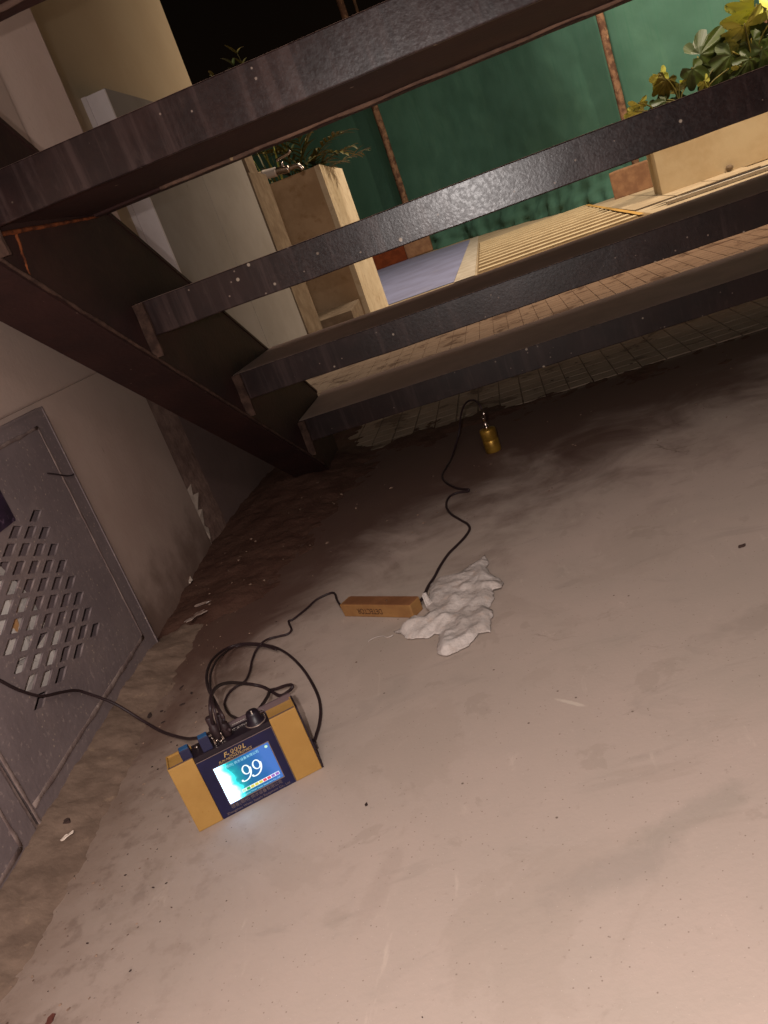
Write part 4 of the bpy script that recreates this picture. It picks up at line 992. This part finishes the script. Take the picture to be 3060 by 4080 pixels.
for k in range(12):
    bm = bmesh.new(); blade(bm, (-.20+random.uniform(0, .14), -.15+random.uniform(-.1, .05), 0), (random.uniform(-.5, .3), random.uniform(-.2, .1), 1.2), random.uniform(.22, .34), .009, .5)
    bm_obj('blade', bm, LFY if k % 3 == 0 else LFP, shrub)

# ------------------------------------------------------------------ low long planter on the right with lobed plants
pl2 = thing('long_planter', 'long low rendered planter on the right, its front lit warm and its end grey', 'planter', (1.307, 7.0, 0), math.radians(-2))
box('front_wall', (0, 0, 0), (2.3, .03, .60), PLANT2, pl2, bevel=.004)
box('end_wall', (-.001, .0305, 0), (.03, .36, .60), PLANT2, pl2)
box('back_wall', (.0305, .33, 0), (2.3, .36, .60), PLANT2, pl2)
box('soil', (.031, .031, .4), (2.3, .329, .56), soil, pl2)
lathe('drain_stub', [(.022, 0), (.022, .05)], CONC, pl2, Matrix.Translation((.50, -.001, .035)) @ Matrix.Rotation(math.pi/2, 4, 'X'), 14)

def lobed(bm, mtx, r, lobes=7, cup=.15, gap=.35):
    c = bm.verts.new(mtx @ Vector((0, .12*r, 0))); N = lobes*8; inner = []; outer = []
    ph = random.uniform(-.1, .1)
    for k in range(N+1):
        u = k/N; q = math.radians(-128+256*u); f = (u*lobes+ph) % 1
        notch = max(0, 1-min(f, 1-f)/.12)
        base = (.80+.30*math.cos(q*.9))*(1-.10*math.cos(f*2*math.pi))
        R_ = r*base*(1-(.24 if 0 < k < N else 0)*notch**.7)
        Ri = min(R_*.8, r*.36)
        for rr_, L_ in ((Ri, inner), (R_, outer)):
            x_ = rr_*math.sin(q)*.78; y_ = rr_*(math.cos(q)*1.12+.18)
            L_.append(bm.verts.new(mtx @ Vector((x_, y_, -cup*r*(rr_/r)**2*1.6-.10*abs(x_)+.05*r*math.cos(f*6.28)*(rr_/r)))))
    for k in range(N):
        bm.faces.new((c, inner[k], inner[k+1])); bm.faces.new((inner[k], outer[k], outer[k+1], inner[k+1]))
def leafy(base, leaves, label, group=None):
    pt = thing('lobed_plant', label, 'plant', base)
    for (x, z, r, tilt, roll, mat) in leaves:
        L0 = Vector((x, base[1]+random.uniform(-.08, .05), z))-Vector(base)
        bm = bmesh.new()
        # leaf faces the viewer side, tipped upwards by tilt
        m_ = Matrix.Translation(L0) @ Matrix.Rotation(math.radians(roll+random.choice([-150, 165, 190, 140, 60, -75])), 4, 'Y') @ Matrix.Rotation(math.radians(90-tilt), 4, 'X') @ Matrix.Rotation(random.uniform(-.3, .3), 4, 'Z')
        lobed(bm, m_, r*1.3, random.choice([5, 6, 7])); bm_obj('leaf', bm, mat, pt)
        bm = bmesh.new(); add_tube(bm, smooth_path([(0, 0, 0), (L0.x*.3, L0.y*.3, L0.z*.6), tuple(L0)], 4), .006, 6); bm_obj('stalk', bm, lfp.m, pt, smooth=True)
    return pt
B = (1.30+.0, 7.14, .57)
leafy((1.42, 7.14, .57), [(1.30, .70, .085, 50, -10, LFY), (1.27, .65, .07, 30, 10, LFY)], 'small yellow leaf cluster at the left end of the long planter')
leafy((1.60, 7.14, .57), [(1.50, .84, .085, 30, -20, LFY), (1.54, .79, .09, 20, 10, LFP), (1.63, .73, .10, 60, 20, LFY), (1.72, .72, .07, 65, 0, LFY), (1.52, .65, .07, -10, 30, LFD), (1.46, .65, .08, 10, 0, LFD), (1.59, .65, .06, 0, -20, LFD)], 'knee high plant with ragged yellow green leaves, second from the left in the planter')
leafy((1.78, 7.14, .57), [(1.79, .86, .15, 5, 0, LFD), (1.90, .75, .15, 10, 35, LFD), (1.72, .80, .10, 0, -40, LFD), (1.78, .68, .06, 40, 0, LFY), (1.98, .70, .08, 10, 10, LFD)], 'plant with large lobed leaves toned as shaded in the middle of the long planter')
leafy((2.15, 7.14, .57), [(2.12, .95, .17, 55, -10, LFY), (2.09, .85, .12, 40, 20, LFY), (2.26, 1.05, .17, 50, 10, LFY), (2.25, .90, .13, 45, 0, LFY), (2.02, .80, .14, 5, 10, LFD), (2.16, .84, .13, 0, -20, LFD), (2.22, .76, .15, 5, 30, LFD), (2.04, .69, .06, 50, 0, LFY), (2.36, .95, .16, 35, 10, LFY), (2.34, .80, .15, 10, 0, LFD), (2.30, .72, .1, 40, 0, LFY), (2.12, .72, .10, 5, 0, LFD)], 'tallest plant at the right edge with yellow lobed leaves coloured as lit above dark shaded ones')
random.seed(21)
# ------------------------------------------------------------------ yard surfaces
def poly_sheet(name, pts, z, mat, parent=None, **p):
    bm = bmesh.new(); bm.faces.new([bm.verts.new((x, y, z)) for x, y in pts]); bmesh.ops.recalc_face_normals(bm, faces=bm.faces[:])
    if bm.faces[0].normal.z < 0: bmesh.ops.reverse_faces(bm, faces=bm.faces[:])
    return bm_obj(name, bm, mat, parent, **p)
poly_sheet('blue_pavement', [(-.83, 5.9), (-.35, 5.9), (-.30, 11.2), (-2.2, 12.9)], .0, BLUE, kind='structure')
poly_sheet('white_edging', [(-.345, 5.8), (-.195, 5.8), (-.19, 11.3), (-.298, 11.3)], .004, wline, kind='structure')
ribs = sheet('ribbed_pavement', -.18, 5.75, 1.0, 9.6, 0, ribb)
for k in range(12):
    y = 5.90+k*.31
    x1 = .92 if y < 6.6 else .92+(y-6.6)*.03
    box('rib', (-.165, y, .0003), (x1, y+.10, .012), ribm, ribs)
sheet('yard_tiles', 1.0, 6.5, 1.9, 9.2, -.001, jnt, kind='structure')
yt_ = bpy.data.objects['yard_tiles']
for i in range(3):
    for j in range(5): box('tile', (1.005+i*.30, 6.52+j*.5, -.0005), (1.295+i*.30, 7.01+j*.5, .006), SLAB, yt_, bevel=.002)
poly_sheet('ochre_line', [(.93, 5.88), (.965, 5.88), (1.01, 9.3), (.975, 9.3)], .0135, yline, kind='structure')
drain = thing('floor_drain', 'dark open drain slot with a pale metal edge in front of the long planter', 'drain', (1.15, 6.2, 0))
bm = bmesh.new()
q = [(-.10, -.02), (2.2, -.20), (2.2, .30), (.18, .12)]
a = [bm.verts.new((x, y, .0075)) for x, y in q]; bm.faces.new(a); bm_obj('slot', bm, drk, drain)
box('edge_bar', (-.05, -.03, .0), (2.4, .03, .02), wline, drain, mtx=Matrix.Translation((.05, -.12, 0)) @ Matrix.Rotation(-.085, 4, 'Z'))

# ------------------------------------------------------------------ green netting fence
fence = thing('green_fence', 'green netting screen stretched across the yard behind the planters', 'fence', (0, 10, 0))
FP = [Vector((-5.5, 15.6)), Vector((-1.3, 12.6)), Vector((.185, 11.15)), Vector((1.25, 9.15)), Vector((2.4, 8.45)), Vector((5.5, 7.4))]
cum = [0]
for a, b in zip(FP, FP[1:]): cum.append(cum[-1]+(b-a).length)
sp2 = smooth_path([(p.x, p.y, 0) for p in FP], 40)
bm = bmesh.new(); rows = []
NZ = 60
for k, p in enumerate(sp2):
    a = sp2[max(k-1, 0)]; b = sp2[min(k+1, len(sp2)-1)]; t_ = (b-a).normalized(); nn_ = Vector((t_.y, -t_.x, 0))
    if nn_.y > 0: nn_ = -nn_
    r_ = []
    for j in range(NZ+1):
        z = 2.35*(j/NZ)**1.2
        w = .015*fbm(p.x*.6, p.y*.6, z*.5, 4, 1.0)+.006*fbm(p.x, p.y, z, 4, 5)
        low = max(0, 1-z/.42)
        w += low*(.13+.10*fbm(p.x, p.y, z*.6, 4, 2.6)+.05*fbm(p.x, p.y, z, 3, 8))
        r_.append(bm.verts.new(p+nn_*w+Vector((0, 0, z-.003))-Vector((0, 10, 0))))
    rows.append(r_)
for a, b in zip(rows, rows[1:]):
    for j in range(NZ): bm.faces.new((a[j], b[j], b[j+1], a[j+1]))
bm_obj('netting', bm, NET, fence, smooth=True)
def pole(x, y, h, r, mat, lab, lean=0., nm='fence_pole', cat='pole', grp='poles holding the green netting'):
    o = thing(nm, lab, cat, (x, y, 0), group=grp)
    bm = bmesh.new(); pp = [Vector((lean*k/12+.006*fbm(k, x, 0, 2, .7), .006*fbm(k, x, 4, 2, .7), .0+h*k/12)) for k in range(13)]
    add_tube(bm, pp, lambda u: r*(1+.10*fbm(u*14, x, 0, 3, 1)), 14); bm_obj('shaft', bm, mat, o, smooth=True); return o
PX1 = (-1.115, 12.15); PX2 = (1.30, 8.70)
pole(-1.02, 12.15, 4.3, .046, POLE, 'mottled rusty pole in the dark red brick, right of the tall planter', -.02)
pole(-.93, 12.7, 4.3, .02, tw, 'thin pole beside the tall rusty pole, showing above the netting', .04)
pole(1.47, 8.80, 2.5, .036, POLE, 'mottled rusty pole near the left end of the long planter', -.02)
pole(2.63, 8.15, 2.5, .034, POLE, 'rusty pole at the top right behind the bright yellow leaves', 0)
pb1 = thing('brick_block', 'dark reddish brick block with lighter end, at the foot of the left pole', 'brick', (-1.75, 12.0, 0))
box('dark_part', (0, 0, 0), (.52, .2, .30), brickd, pb1, bevel=.01); box('light_part', (.521, -.002, 0), (.90, .198, .31), brick, pb1, bevel=.02)
pb2 = thing('brick_block', 'rough tan brick block under the right pole beside the long planter', 'brick', (1.17, 8.55, 0), math.radians(-22))
box('brick', (0, 0, 0), (.55, .22, .25), brick, pb2, bevel=.012)
for o in list(COL.objects):
    if o.name.startswith('concrete_floor'): o['kind'] = 'structure'
